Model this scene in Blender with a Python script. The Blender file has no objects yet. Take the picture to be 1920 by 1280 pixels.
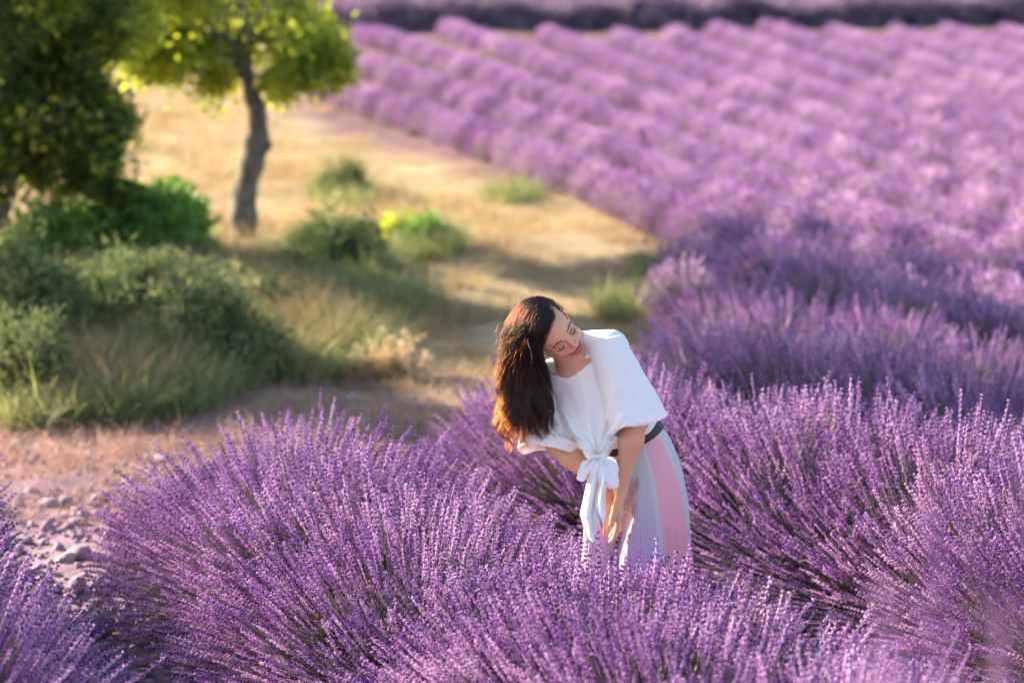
import bpy, math, random
import numpy as np
from mathutils import Vector, Matrix, Euler, Quaternion

S = bpy.context.scene
rng = np.random.default_rng(7)
random.seed(7)
R = math.radians

# ------------------------------------------------------------------ camera
FPX = 85.0 / 36.0 * 1920.0          # focal length in photo pixels
CAM_H = 2.47
PITCH = math.atan((640 + 25) / FPX)
cam_d = bpy.data.cameras.new('camera')
cam = bpy.data.objects.new('camera', cam_d)
S.collection.objects.link(cam)
cam.location = (0, 0, CAM_H)
cam.rotation_euler = (math.pi / 2 - PITCH, 0, 0)
cam_d.lens = 85
cam_d.sensor_width = 36
cam_d.sensor_fit = 'HORIZONTAL'
cam_d.clip_start = 0.1
cam_d.clip_end = 1000
cam_d.dof.use_dof = True
cam_d.dof.focus_distance = 8.0
cam_d.dof.aperture_fstop = 1.9
cam_d.dof.aperture_blades = 9
S.camera = cam

# ------------------------------------------------------------------ world and sun
SUN_TO = Vector((-0.80, 0.52, 0.37)).normalized()      # direction towards the sun
SUN_EL = math.asin(SUN_TO.z)
w = bpy.data.worlds.new('World')
S.world = w
w.use_nodes = True
nt = w.node_tree
bg = nt.nodes['Background']
sky = nt.nodes.new('ShaderNodeTexSky')
sky.sky_type = 'NISHITA'
sky.sun_disc = False
sky.sun_elevation = SUN_EL
sky.sun_rotation = math.atan2(SUN_TO.x, SUN_TO.y)
sky.air_density = 1.0
sky.dust_density = 1.8
sky.ozone_density = 1.0
nt.links.new(sky.outputs[0], bg.inputs[0])
bg.inputs[1].default_value = 0.085
sl = bpy.data.lights.new('sun', 'SUN')
sl.energy = 5.0
sl.angle = R(0.6)
sl.color = (1.0, 0.84, 0.62)
so = bpy.data.objects.new('sun', sl)
S.collection.objects.link(so)
so.rotation_euler = (-SUN_TO).to_track_quat('-Z', 'Y').to_euler()
S.view_settings.view_transform = 'Standard'
S.view_settings.look = 'None'
S.view_settings.gamma = 1
S.view_settings.use_curve_mapping = False
S.view_settings.exposure = 2.1
S.cycles.max_bounces = 5
S.cycles.diffuse_bounces = 3
S.cycles.transparent_max_bounces = 8
S.cycles.use_denoising = True
S.cycles.use_adaptive_sampling = True
S.cycles.adaptive_threshold = 0.03

# ------------------------------------------------------------------ geometry of the view
_F = np.array([0, math.cos(PITCH), -math.sin(PITCH)])
_U = np.array([0, math.sin(PITCH), math.cos(PITCH)])
_C = np.array([0, 0, CAM_H])

def P(px, py, d):
    """the point seen at photo pixel (px,py) at depth d"""
    return _C + d * (_F + (px - 960) / FPX * np.array([1., 0, 0]) - (py - 640) / FPX * _U)

def proj(p):
    q = np.asarray(p, float) - _C
    d = q @ _F
    return 960 + FPX * q[..., 0] / d, 640 - FPX * (q @ _U) / d, d

def height(x, y):
    """terrain height"""
    x = np.asarray(x, float); y = np.asarray(y, float)
    t = (y - 16.0) / 3.0
    z = 0.035 * 3.0 * np.where(t > 30, t, np.log1p(np.exp(np.minimum(t, 30))))
    n = np.clip((6.0 - y) / 5.5, 0, 1)
    z = z + 0.87 * n * n * (3 - 2 * n)
    z = z + 0.025 * np.sin(1.3 * x + .7 * y) * np.sin(.9 * y - .5 * x + 1.0) + 0.012 * np.sin(3.1 * x + 1.7) * np.sin(2.7 * y)
    z = z + 0.42 * np.exp(-((x - .95) ** 2 / .5 + (y - 1.9) ** 2 / 1.2))
    return z

def ground(px, py, up=0.0):
    """the point of the terrain (raised by up) seen at pixel (px,py)"""
    d = P(px, py, 1.0) - _C
    q = _C + d * _TS[:, None]
    k = int(np.argmax(q[:, 2] <= height(q[:, 0], q[:, 1]) + up))
    lo, hi = _TS[max(k - 1, 0)], _TS[k]
    t = np.linspace(lo, hi, 40)
    q = _C + d * t[:, None]
    return q[int(np.argmax(q[:, 2] <= height(q[:, 0], q[:, 1]) + up))]
_TS = np.geomspace(3.0, 300.0, 500)

# ------------------------------------------------------------------ helpers
def link(o, parent=None):
    S.collection.objects.link(o)
    if parent is not None: o.parent = parent
    return o

def tag(o, label=None, cat=None, group=None, kind=None):
    if label: o['label'] = label
    if cat: o['category'] = cat
    if group: o['group'] = group
    if kind: o['kind'] = kind
    return o

def mesh_np(name, v, f, mats=(), smooth=True, mi=None):
    """f: list of index lists or array (n,3)/(n,4)"""
    me = bpy.data.meshes.new(name)
    v = np.asarray(v, np.float32)
    if isinstance(f, np.ndarray):
        n, k = f.shape
        me.vertices.add(len(v)); me.vertices.foreach_set('co', v.ravel())
        me.loops.add(n * k); me.loops.foreach_set('vertex_index', f.ravel().astype(np.int32))
        me.polygons.add(n)
        me.polygons.foreach_set('loop_start', np.arange(0, n * k, k, dtype=np.int32))
        me.polygons.foreach_set('loop_total', np.full(n, k, np.int32))
    else:
        me.from_pydata([tuple(p) for p in v], [], f)
    for m in mats: me.materials.append(m)
    if mi is not None: me.polygons.foreach_set('material_index', np.asarray(mi, np.int32))
    me.polygons.foreach_set('use_smooth', np.full(len(me.polygons), smooth, bool))
    me.update(calc_edges=True)
    me.validate()
    return me

def obj(name, me, parent=None):
    return link(bpy.data.objects.new(name, me), parent)

def empty(name, loc=(0, 0, 0), parent=None):
    o = bpy.data.objects.new(name, None)
    o.empty_display_size = .1
    o.location = loc
    return link(o, parent)

class MB:
    """collects pieces of mesh"""
    def __init__(s): s.v = []; s.f = []; s.m = []; s.n = 0
    def add(s, v, f, m=0):
        v = np.asarray(v, float); s.v.append(v)
        s.f += [[i + s.n for i in q] for q in f]; s.m += [m] * len(f); s.n += len(v)
    def mesh(s, name, mats, smooth=True):
        return mesh_np(name, np.concatenate(s.v), s.f, mats, smooth, s.m)
    def tube(s, pts, rad, sides=6, m=0, cap=True):
        pts = np.asarray(pts, float); n = len(pts)
        rad = np.broadcast_to(rad, (n,))
        tg = np.gradient(pts, axis=0); tg /= np.linalg.norm(tg, axis=1)[:, None] + 1e-12
        a = np.array([0, 0, 1.]) if abs(tg[0][2]) < .9 else np.array([1., 0, 0])
        v = []
        for i in range(n):
            u = np.cross(tg[i], a); u /= np.linalg.norm(u) + 1e-12
            w_ = np.cross(tg[i], u); a = np.cross(u, tg[i])
            for k in range(sides):
                c = 2 * math.pi * k / sides
                v.append(pts[i] + rad[i] * (math.cos(c) * u + math.sin(c) * w_))
        f = []
        for i in range(n - 1):
            for k in range(sides):
                k2 = (k + 1) % sides
                f.append([i * sides + k, i * sides + k2, (i + 1) * sides + k2, (i + 1) * sides + k])
        if cap:
            f.append(list(range(sides))[::-1]); f.append([(n - 1) * sides + k for k in range(sides)])
        s.add(v, f, m)

# value noise in 3D for numpy
_perm = rng.random((64, 64, 64)).astype(np.float32)
def vnoise(p, freq=1.0):
    q = np.asarray(p, float) * freq
    i = np.floor(q).astype(int); t = q - i; t = t * t * (3 - 2 * t)
    r = 0
    for dx in (0, 1):
        for dy in (0, 1):
            for dz in (0, 1):
                wgt = (t[..., 0] if dx else 1 - t[..., 0]) * (t[..., 1] if dy else 1 - t[..., 1]) * (t[..., 2] if dz else 1 - t[..., 2])
                r = r + wgt * _perm[(i[..., 0] + dx) % 64, (i[..., 1] + dy) % 64, (i[..., 2] + dz) % 64]
    return r * 2 - 1
def fbm(p, freq=1.0, o=3):
    return sum(vnoise(p, freq * 2 ** k) * .5 ** k for k in range(o))

# ------------------------------------------------------------------ materials
def mat(name):
    m = bpy.data.materials.new(name); m.use_nodes = True
    return m, m.node_tree, m.node_tree.nodes['Principled BSDF'], m.node_tree.nodes['Material Output']

def ramp(nt, stops):
    r = nt.nodes.new('ShaderNodeValToRGB')
    el = r.color_ramp.elements
    while len(el) < len(stops): el.new(0.5)
    for e, (p, c) in zip(el, stops):
        e.position = p; e.color = (*c, 1)
    return r

def noise_mat(name, stops, scale=5, detail=4, rough=.8, bump=0, bscale=40, spec=.2, coord='Object', noise_rough=.6):
    m, nt, b, out = mat(name)
    tc = nt.nodes.new('ShaderNodeTexCoord')
    n = nt.nodes.new('ShaderNodeTexNoise'); n.inputs['Scale'].default_value = scale; n.inputs['Detail'].default_value = detail
    n.inputs['Roughness'].default_value = noise_rough
    nt.links.new(tc.outputs[coord], n.inputs['Vector'])
    r = ramp(nt, stops); nt.links.new(n.outputs['Fac'], r.inputs[0]); nt.links.new(r.outputs[0], b.inputs['Base Color'])
    b.inputs['Roughness'].default_value = rough; b.inputs['Specular IOR Level'].default_value = spec
    if bump:
        n2 = nt.nodes.new('ShaderNodeTexNoise'); n2.inputs['Scale'].default_value = bscale; n2.inputs['Detail'].default_value = 5
        nt.links.new(tc.outputs[coord], n2.inputs['Vector'])
        bp = nt.nodes.new('ShaderNodeBump'); bp.inputs['Strength'].default_value = bump; bp.inputs['Distance'].default_value = .02
        nt.links.new(n2.outputs['Fac'], bp.inputs['Height']); nt.links.new(bp.outputs[0], b.inputs['Normal'])
    return m

def leaf_mat(name, stops, transl=.45, rough=.6, spec=.3, tcol=None, nscale=1.5):
    """thin plant matter: colour varies per instance and through space, part of the light passes through"""
    m, nt, b, out = mat(name)
    oi = nt.nodes.new('ShaderNodeObjectInfo')
    ge = nt.nodes.new('ShaderNodeNewGeometry')
    n = nt.nodes.new('ShaderNodeTexNoise'); n.inputs['Scale'].default_value = nscale; n.inputs['Detail'].default_value = 2
    nt.links.new(ge.outputs['Position'], n.inputs['Vector'])
    mx = nt.nodes.new('ShaderNodeMath'); mx.operation = 'MULTIPLY_ADD'
    mx.inputs[1].default_value = .55
    nt.links.new(oi.outputs['Random'], mx.inputs[0])
    m2 = nt.nodes.new('ShaderNodeMath'); m2.operation = 'MULTIPLY_ADD'; m2.inputs[1].default_value = 1.2; m2.inputs[2].default_value = -.37
    nt.links.new(n.outputs['Fac'], m2.inputs[0]); nt.links.new(m2.outputs[0], mx.inputs[2])
    r = ramp(nt, stops); nt.links.new(mx.outputs[0], r.inputs[0]); nt.links.new(r.outputs[0], b.inputs['Base Color'])
    b.inputs['Roughness'].default_value = rough; b.inputs['Specular IOR Level'].default_value = spec
    tr = nt.nodes.new('ShaderNodeBsdfTranslucent')
    if tcol is None: nt.links.new(r.outputs[0], tr.inputs[0])
    else:
        mc = nt.nodes.new('ShaderNodeMix'); mc.data_type = 'RGBA'; mc.blend_type = 'MULTIPLY'; mc.inputs[0].default_value = 1
        nt.links.new(r.outputs[0], mc.inputs[6]); mc.inputs[7].default_value = (*tcol, 1)
        nt.links.new(mc.outputs[2], tr.inputs[0])
    ms = nt.nodes.new('ShaderNodeMixShader'); ms.inputs[0].default_value = transl
    nt.links.new(b.outputs[0], ms.inputs[1]); nt.links.new(tr.outputs[0], ms.inputs[2]); nt.links.new(ms.outputs[0], out.inputs[0])
    return m

M = {}
M['flower'] = leaf_mat('lavender_flower', [(0, (.34, .17, .42)), (.4, (.55, .32, .61)), (1, (.85, .66, .82))], .38, .7, .25)
M['calyx'] = leaf_mat('lavender_calyx', [(0, (.075, .018, .15)), (.4, (.13, .04, .25)), (1, (.26, .11, .39))], .2, .7, .25)
M['faded'] = leaf_mat('faded_flower', [(0, (.16, .11, .14)), (.5, (.30, .22, .26)), (1, (.48, .38, .40))], .3, .8, .2)
M['stem'] = leaf_mat('lavender_stem', [(0, (.20, .16, .15)), (.5, (.36, .28, .32)), (1, (.50, .41, .44))], .25, .7, .2)
M['lavleaf'] = leaf_mat('lavender_leaf', [(0, (.11, .095, .09)), (.5, (.20, .175, .15)), (1, (.32, .28, .23))], .3, .7, .2)
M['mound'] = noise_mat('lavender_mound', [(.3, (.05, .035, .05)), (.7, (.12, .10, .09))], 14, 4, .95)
M['straw'] = leaf_mat('straw_grass', [(0, (.25, .165, .075)), (.45, (.42, .31, .155)), (1, (.58, .46, .28))], .4, .7, .3)
M['greengrass'] = leaf_mat('green_grass', [(0, (.09, .14, .05)), (.5, (.24, .28, .10)), (1, (.55, .50, .24))], .4, .6, .3)
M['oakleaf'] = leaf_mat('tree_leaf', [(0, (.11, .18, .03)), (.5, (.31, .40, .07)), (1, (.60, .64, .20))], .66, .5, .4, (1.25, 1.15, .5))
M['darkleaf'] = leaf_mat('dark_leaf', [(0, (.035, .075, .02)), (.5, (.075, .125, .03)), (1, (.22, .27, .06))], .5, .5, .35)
M['bushleaf'] = leaf_mat('bush_leaf', [(0, (.05, .14, .03)), (.5, (.16, .32, .06)), (1, (.34, .50, .10))], .4, .5, .4)
M['greyleaf'] = leaf_mat('grey_leaf', [(0, (.06, .11, .045)), (.5, (.15, .21, .08)), (1, (.42, .38, .18))], .3, .7, .2)
M['dryplant'] = leaf_mat('dry_plant', [(0, (.42, .30, .16)), (.5, (.60, .46, .28)), (1, (.80, .68, .48))], .4, .8, .2)
M['bark'] = noise_mat('bark', [(.3, (.07, .06, .055)), (.7, (.20, .18, .165))], 12, 5, .9, .8, 22)
M['stone'] = noise_mat('stone', [(.25, (.20, .13, .19)), (.5, (.33, .23, .31)), (.8, (.48, .36, .44))], 7, 5, .75, .4, 30)
M['palestone'] = noise_mat('pale_stone', [(.3, (.34, .29, .29)), (.8, (.54, .48, .46))], 7, 5, .75, .4, 30)

# ------------------------------------------------------------------ scattering many small pieces as one object
_gn = {}
def scatter_group(protos):
    key = tuple(p.name for p in protos)
    if key in _gn: return _gn[key]
    ng = bpy.data.node_groups.new('scatter', 'GeometryNodeTree')
    ng.interface.new_socket('Geometry', in_out='INPUT', socket_type='NodeSocketGeometry')
    ng.interface.new_socket('Geometry', in_out='OUTPUT', socket_type='NodeSocketGeometry')
    N = ng.nodes; L = ng.links
    gi = N.new('NodeGroupInput'); go = N.new('NodeGroupOutput')
    jn = N.new('GeometryNodeJoinGeometry')
    for p in protos:
        o = N.new('GeometryNodeObjectInfo'); o.inputs['Object'].default_value = p; o.inputs['As Instance'].default_value = True
        L.new(o.outputs['Geometry'], jn.inputs[0])
    ip = N.new('GeometryNodeInstanceOnPoints')
    def na(name, typ):
        a = N.new('GeometryNodeInputNamedAttribute'); a.data_type = typ; a.inputs['Name'].default_value = name
        return [s for s in a.outputs if s.enabled and s.name == 'Attribute'][0]
    L.new(gi.outputs[0], ip.inputs['Points']); L.new(jn.outputs[0], ip.inputs['Instance'])
    ip.inputs['Pick Instance'].default_value = True
    L.new(na('vi', 'INT'), ip.inputs['Instance Index'])
    L.new(na('rot', 'FLOAT_VECTOR'), ip.inputs['Rotation'])
    L.new(na('scl', 'FLOAT_VECTOR'), ip.inputs['Scale'])
    L.new(ip.outputs[0], go.inputs[0])
    _gn[key] = ng
    return ng

def scatter(name, pos, rot, scl, protos, parent=None, kind='stuff'):
    n = len(pos)
    me = bpy.data.meshes.new(name)
    me.vertices.add(n); me.vertices.foreach_set('co', np.asarray(pos, np.float32).ravel())
    a = me.attributes.new('rot', 'FLOAT_VECTOR', 'POINT'); a.data.foreach_set('vector', np.asarray(rot, np.float32).ravel())
    scl = np.asarray(scl, np.float32)
    if scl.ndim == 1: scl = np.repeat(scl[:, None], 3, 1)
    a = me.attributes.new('scl', 'FLOAT_VECTOR', 'POINT'); a.data.foreach_set('vector', scl.ravel())
    a = me.attributes.new('vi', 'INT', 'POINT'); a.data.foreach_set('value', rng.integers(0, len(protos), n).astype(np.int32))
    o = obj(name, me, parent)
    md = o.modifiers.new('scatter', 'NODES'); md.node_group = scatter_group(protos)
    if kind: o['kind'] = kind
    return o

def proto(name, me): return bpy.data.objects.new(name, me)

def dir_euler(d, roll):
    """euler XYZ taking +Z to direction d (n,3) with a roll about it"""
    d = d / np.linalg.norm(d, axis=1)[:, None]
    th = np.arccos(np.clip(d[:, 2], -1, 1)); ph = np.arctan2(d[:, 1], d[:, 0])
    ct, st, cp, sp, cr, sr = np.cos(th), np.sin(th), np.cos(ph), np.sin(ph), np.cos(roll), np.sin(roll)
    m00 = cp * ct * cr - sp * sr; m10 = sp * ct * cr + cp * sr; m20 = -st * cr
    m21 = st * sr; m22 = ct
    return np.stack([np.arctan2(m21, m22), np.arcsin(np.clip(-m20, -1, 1)), np.arctan2(m10, m00)], -1)
# ------------------------------------------------------------------ terrain
FIELD_EDGE = [(-9, 3.0), (-3.4, 8.6), (-1.6, 10.2), (-.55, 11.8), (.2, 13.5), (.75, 15.5), (1.1, 18), (1.35, 20.5), (1.3, 22.5), (.6, 25), (-.6, 27.2), (-1.6, 29.5), (-2.3, 32), (-3.6, 37), (-4.2, 43), (-4, 60)]
_fe = np.array(FIELD_EDGE)
def field_side(x, y):
    """signed distance-like value, positive inside the lavender field (to the right of its edge)"""
    return x - np.interp(y, _fe[:, 1], _fe[:, 0])

def make_ground():
    xs = np.concatenate([np.linspace(-160, -16, 25), np.linspace(-15, 15, 151), np.linspace(16, 160, 25)])
    ys = np.concatenate([np.linspace(-30, 4, 18), np.linspace(4.5, 60, 223), np.linspace(62, 420, 60)])
    X, Y = np.meshgrid(xs, ys)
    Z = height(X, Y)
    Z = Z + 0.03 * fbm(np.stack([X, Y, 0 * X], -1), 1.7, 3)
    # a low bank beyond the far end of the rows
    v = np.stack([X, Y, Z], -1).reshape(-1, 3)
    nx = len(xs); ny = len(ys)
    i = np.arange(nx * ny).reshape(ny, nx)
    f = np.stack([i[:-1, :-1], i[:-1, 1:], i[1:, 1:], i[1:, :-1]], -1).reshape(-1, 4)
    me = mesh_np('ground', v, f, [])
    fs = field_side(v[:, 0], v[:, 1])
    n1 = fbm(v, .6, 3)
    a = me.attributes.new('field', 'FLOAT', 'POINT')
    a.data.foreach_set('value', np.clip(.5 + fs / .9 + .5 * n1, 0, 1).astype(np.float32))
    st = np.clip((13.6 - v[:, 1] + .5 * n1) / 1.6, 0, 1)
    a = me.attributes.new('stony', 'FLOAT', 'POINT'); a.data.foreach_set('value', st.astype(np.float32))
    m, nt, b, out = mat('ground')
    L = nt.links
    ge = nt.nodes.new('ShaderNodeNewGeometry')
    def nz(sc, d=5):
        n = nt.nodes.new('ShaderNodeTexNoise'); n.inputs['Scale'].default_value = sc; n.inputs['Detail'].default_value = d; n.inputs['Roughness'].default_value = .65
        L.new(ge.outputs['Position'], n.inputs['Vector']); return n
    r1 = ramp(nt, [(.3, (.25, .165, .095)), (.5, (.37, .275, .165)), (.7, (.47, .38, .25))]); L.new(nz(1.6).outputs['Fac'], r1.inputs[0])
    r2 = ramp(nt, [(.3, (.11, .06, .08)), (.55, (.20, .12, .13)), (.75, (.32, .22, .20))]); L.new(nz(5).outputs['Fac'], r2.inputs[0])
    r3 = ramp(nt, [(.3, (.15, .09, .14)), (.5, (.25, .165, .225)), (.75, (.36, .26, .32))]); L.new(nz(9).outputs['Fac'], r3.inputs[0])
    def mix(f, c1, c2):
        x = nt.nodes.new('ShaderNodeMix'); x.data_type = 'RGBA'; L.new(f, x.inputs[0]); L.new(c1, x.inputs[6]); L.new(c2, x.inputs[7]); return x.outputs[2]
    af = nt.nodes.new('ShaderNodeAttribute'); af.attribute_name = 'field'
    as_ = nt.nodes.new('ShaderNodeAttribute'); as_.attribute_name = 'stony'
    c = mix(af.outputs['Fac'], r1.outputs[0], r2.outputs[0])
    c = mix(as_.outputs['Fac'], c, r3.outputs[0])
    L.new(c, b.inputs['Base Color']); b.inputs['Roughness'].default_value = .95; b.inputs['Specular IOR Level'].default_value = .1
    bp = nt.nodes.new('ShaderNodeBump'); bp.inputs['Strength'].default_value = .7; bp.inputs['Distance'].default_value = .03
    L.new(nz(25).outputs['Fac'], bp.inputs['Height']); L.new(bp.outputs[0], b.inputs['Normal'])
    me.materials.append(m)
    tag(obj('ground', me), kind='structure')
make_ground()

# ------------------------------------------------------------------ lavender
def sprig_curve(t): return np.stack([.13 * t * t, 0 * t, t], -1)

def make_spike_mesh(name, seed, whorls=7, buds=6, faded=False):
    r = np.random.default_rng(seed)
    mb = MB()
    ts = np.concatenate([[.835 + r.uniform(-.01, .01)], np.linspace(.882, .995, whorls - 1)])
    for k, t in enumerate(ts):
        c = sprig_curve(np.array([t]))[0]
        rad = .0078 * (1 - .45 * max(0, (t - .9) / .1)) * r.uniform(.85, 1.15)
        for j in range(buds):
            a = 2 * math.pi * (j + .5 * (k % 2)) / buds + r.uniform(-.25, .25)
            up = r.uniform(.8, 1.6)
            d = np.array([math.cos(a), math.sin(a), up]); d /= np.linalg.norm(d)
            L_ = r.uniform(.0115, .0175); ww = r.uniform(.0042, .0064)
            u = np.cross(d, [0, 0, 1]); u /= np.linalg.norm(u); v_ = np.cross(d, u)
            o = c + np.array([math.cos(a), math.sin(a), 0]) * rad * .35
            pts = [o] + [o + d * L_ * .6 + ww * (math.cos(q) * u + math.sin(q) * v_) for q in (0, 1.57, 3.14, 4.71)] + [o + d * L_]
            mb.add(pts, [[0, 2, 1], [0, 3, 2], [0, 4, 3], [0, 1, 4], [5, 1, 2], [5, 2, 3], [5, 3, 4], [5, 4, 1]], int(r.random() < .38))
    mb.tube(sprig_curve(np.linspace(.83, .99, 4)), .0034, 3, 0, False)
    return mb.mesh(name, [M['faded'] if faded else M['flower'], M['calyx']], False)

def make_stem_mesh(name, seed):
    mb = MB()
    mb.tube(sprig_curve(np.linspace(0.05, .86, 6)), np.linspace(.0044, .0030, 6), 3, 0, False)
    return mb.mesh(name, [M['stem']], True)

def make_leaftuft(name, seed, n=9, L=.16, w_=.012, m=None, spread=.9):
    r = np.random.default_rng(seed); mb = MB()
    for i in range(n):
        a = r.uniform(0, 6.28); tilt = r.uniform(.1, spread); l = L * r.uniform(.6, 1.1)
        d = np.array([math.cos(a) * math.sin(tilt), math.sin(a) * math.sin(tilt), math.cos(tilt)])
        s_ = np.cross(d, [math.cos(a + 1), math.sin(a + 1), .3]); s_ /= np.linalg.norm(s_)
        bend = np.array([math.cos(a), math.sin(a), -.3]) * l * .15
        b0 = np.array([math.cos(a), math.sin(a), 0]) * L * .1
        mb.add([b0 - s_ * w_ * .3, b0 + s_ * w_ * .3, b0 + d * l * .5 + s_ * w_ * .5, b0 + d * l * .5 - s_ * w_ * .5, b0 + d * l + bend],
               [[0, 1, 2, 3], [3, 2, 4]])
    return mb.mesh(name, [m], True)

SPIKES = [proto('flower_spike_%d' % i, make_spike_mesh('flower_spike', 10 + i, 7 - (i % 3 == 2), 6 - (i % 4 == 3), i == 9)) for i in range(10)]
STEMS = [proto('stem_0', make_stem_mesh('stem', 1))]
LEAVES = [proto('leaf_tuft_%d' % i, make_leaftuft('leaves', 30 + i, 10, .15, .011, M['lavleaf'])) for i in range(3)]

def mound_mesh(name, r, h, seed, m):
    mb = MB(); rr = np.random.default_rng(seed)
    nu, nv = 20, 9; v = []; off = rr.uniform(0, 50, 3)
    for j in range(nv):
        ph = (j / (nv - 1)) * math.pi / 2
        for i in range(nu):
            th = 2 * math.pi * i / nu
            p = np.array([math.cos(th) * math.cos(ph), math.sin(th) * math.cos(ph), math.sin(ph)])
            k = 1 + .25 * float(fbm(p * 1.0 + off, 2.0, 3))
            v.append([p[0] * r * k, p[1] * r * k, p[2] * h * k - .04 * (j == 0)])
    f = [[j * nu + i, j * nu + (i + 1) % nu, (j + 1) * nu + (i + 1) % nu, (j + 1) * nu + i] for j in range(nv - 1) for i in range(nu)]
    mb.add(v, f)
    return mb.mesh(name, [m])

def dome_sprigs(c, r, h, n, g, lean=(0, 0)):
    """base, direction, length of n flower stems of a plant at c: they fan out and end near a dome"""
    u = g.random(n); th = g.uniform(0, 2 * math.pi, n)
    # angle from the vertical: dense over the top, open to the sides
    el = np.arccos(1 - u * .93)
    tip = np.stack([np.cos(th) * np.sin(el) * r, np.sin(th) * np.sin(el) * r, np.cos(el) * h + .06], -1)
    cl = fbm(tip * 1.0 + c, 3.2, 2)
    k = 1 + .10 * cl + g.normal(0, .055, n)
    k = np.where(g.random(n) < .12, k * g.uniform(.72, .95, n), k)
    tip *= k[:, None]
    base = np.stack([np.cos(th) * np.sin(el) * r * .30, np.sin(th) * np.sin(el) * r * .30, np.full(n, .04)], -1)
    base[:, :2] += g.normal(0, .02, (n, 2))
    tip[:, 0] += lean[0] * tip[:, 2]; tip[:, 1] += lean[1] * tip[:, 2]
    tip += g.normal(0, .018, (n, 3))
    d = tip - base
    L_ = np.linalg.norm(d, axis=1)
    return base, d, L_, th

def near_bush(row, c, r, h, n, seed, singles, lean=(0, 0)):
    """c: world position of the plant; singles collects candidates for separately built spikes"""
    g = np.random.default_rng(seed)
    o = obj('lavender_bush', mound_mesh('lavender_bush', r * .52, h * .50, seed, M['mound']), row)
    o.location = c - np.array(row.location)
    base, d, L_, th = dome_sprigs(c, r, h, n, g, lean)
    # the bend of a sprig goes in its local +X: turn it so that it droops outward
    d2 = d / L_[:, None]
    d2[:, 2] += .12; d2 /= np.linalg.norm(d2, axis=1)[:, None]
    rot = dir_euler(d2, g.normal(0, .5, n))
    scl = np.stack([L_ * 0 + .62, L_ * 0 + .62, L_], -1) * 1.0
    s_ = L_.copy()
    vr = g.uniform(.72, 1.08, n); sc3 = np.stack([(s_ * .35 + .36) * vr, (s_ * .35 + .36) * vr, s_], -1)
    nl = int(n * .75)
    # leaves
    u = g.random(nl); t2 = g.uniform(0, 6.283, nl); e2 = np.arccos(1 - u)
    dl = np.stack([np.cos(t2) * np.sin(e2), np.sin(t2) * np.sin(e2), np.cos(e2)], -1)
    lp = dl * np.array([r * .52, r * .52, h * .5]) * g.uniform(.85, 1.15, nl)[:, None]
    scatter('leaves', lp, dir_euler(dl + [0, 0, .6], g.uniform(0, 6.28, nl)), g.uniform(.8, 1.5, nl), LEAVES, o)
    scatter('stems', base, rot, sc3, STEMS, o)
    wp = base + d + c
    px, py, dd = proj(wp)
    vis = (px > 8) & (px < 1912) & (py > 8) & (py < 1275)
    # facing the camera side of the dome
    front = (d[:, 0] * (0 - c[0]) + d[:, 1] * (0 - c[1])) / (np.linalg.norm(c[:2]) * r) + .9 * (d[:, 2] / h)
    singles.append(dict(o=o, base=base, rot=rot, scl=sc3, vis=vis & (front > .35), dist=dd, front=front))

def finish_row(singles, count):
    """the spikes that show largest become objects of their own, the others one part"""
    cand = []
    for bi, s in enumerate(singles):
        for i in np.nonzero(s['vis'])[0]: cand.append((s['dist'][i] - .8 * s['front'][i], bi, i))
    cand.sort()
    pick = {}
    for _, bi, i in cand[:count]: pick.setdefault(bi, []).append(i)
    for bi, s in enumerate(singles):
        own = pick.get(bi, [])
        keep = np.ones(len(s['base']), bool); keep[own] = False
        scatter('flower_spikes', s['base'][keep], s['rot'][keep], s['scl'][keep], SPIKES, s['o'])
        for i in own:
            q = link(bpy.data.objects.new('flower_spike', SPIKES[int(rng.integers(0, 9))].data), s['o'])
            q.location = s['base'][i]; q.rotation_euler = s['rot'][i]; q.scale = s['scl'][i]

def row(label, pts, r, h, n, singles, seed, step=.62, lean=(0, 0)):
    """a lavender row: plants along a line of world points"""
    pts = np.array(pts, float)
    seg = np.linalg.norm(np.diff(pts, axis=0), axis=1); cum = np.concatenate([[0], np.cumsum(seg)])
    g = np.random.default_rng(seed)
    k = max(2, int(round(cum[-1] / step)) + 1)
    s = np.linspace(0, cum[-1], k)
    X = np.interp(s, cum, pts[:, 0]) + g.normal(0, .04, k); Y = np.interp(s, cum, pts[:, 1]) + g.normal(0, .04, k)
    e = empty('lavender_row', (X[0], Y[0], float(height(X[0], Y[0]))))
    tag(e, label, 'lavender row', 'rows of the lavender field')
    lst = []
    for i in range(k):
        c = np.array([X[i], Y[i], float(height(X[i], Y[i]))])
        near_bush(e, c, r * g.uniform(.92, 1.08), h * g.uniform(.93, 1.06), n, seed * 100 + i, lst, lean)
    finish_row(lst, singles)
    return e

row('lavender row at the left edge of the photo, its rounded side shaded above the stones', [(-2.69, 9.25), (-2.53, 8.65), (-2.30, 8.0), (-2.02, 7.3), (-1.79, 6.6)], .75, .75, 1300, 80, 1)
row('nearest lavender row, a big sunlit mound running from the stony path past the woman', [(-.88, 9.45), (-.45, 8.5), (-.02, 7.6), (.38, 6.8), (.75, 6.0), (1.2, 5.0)], .82, .65, 2000, 300, 2, .55)
row('lavender row directly behind the woman with pale tips, its mound filling the lower right', [(.22, 10.65), (.95, 10.0), (1.62, 9.05), (2.15, 8.0), (2.6, 6.9)], .80, .74, 1800, 300, 3, .6)
row('second lavender row behind the woman, deep purple in shade', [(1.15, 12.5), (1.65, 11.75), (2.3, 10.7), (3.1, 9.5)], .74, .64, 1300, 60, 4, .65)
row('third lavender row behind the woman with sunlit pink tips', [(1.42, 14.4), (1.75, 13.6), (2.4, 12.5), (3.3, 11.2)], .68, .61, 1100, 0, 5, .68)
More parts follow.
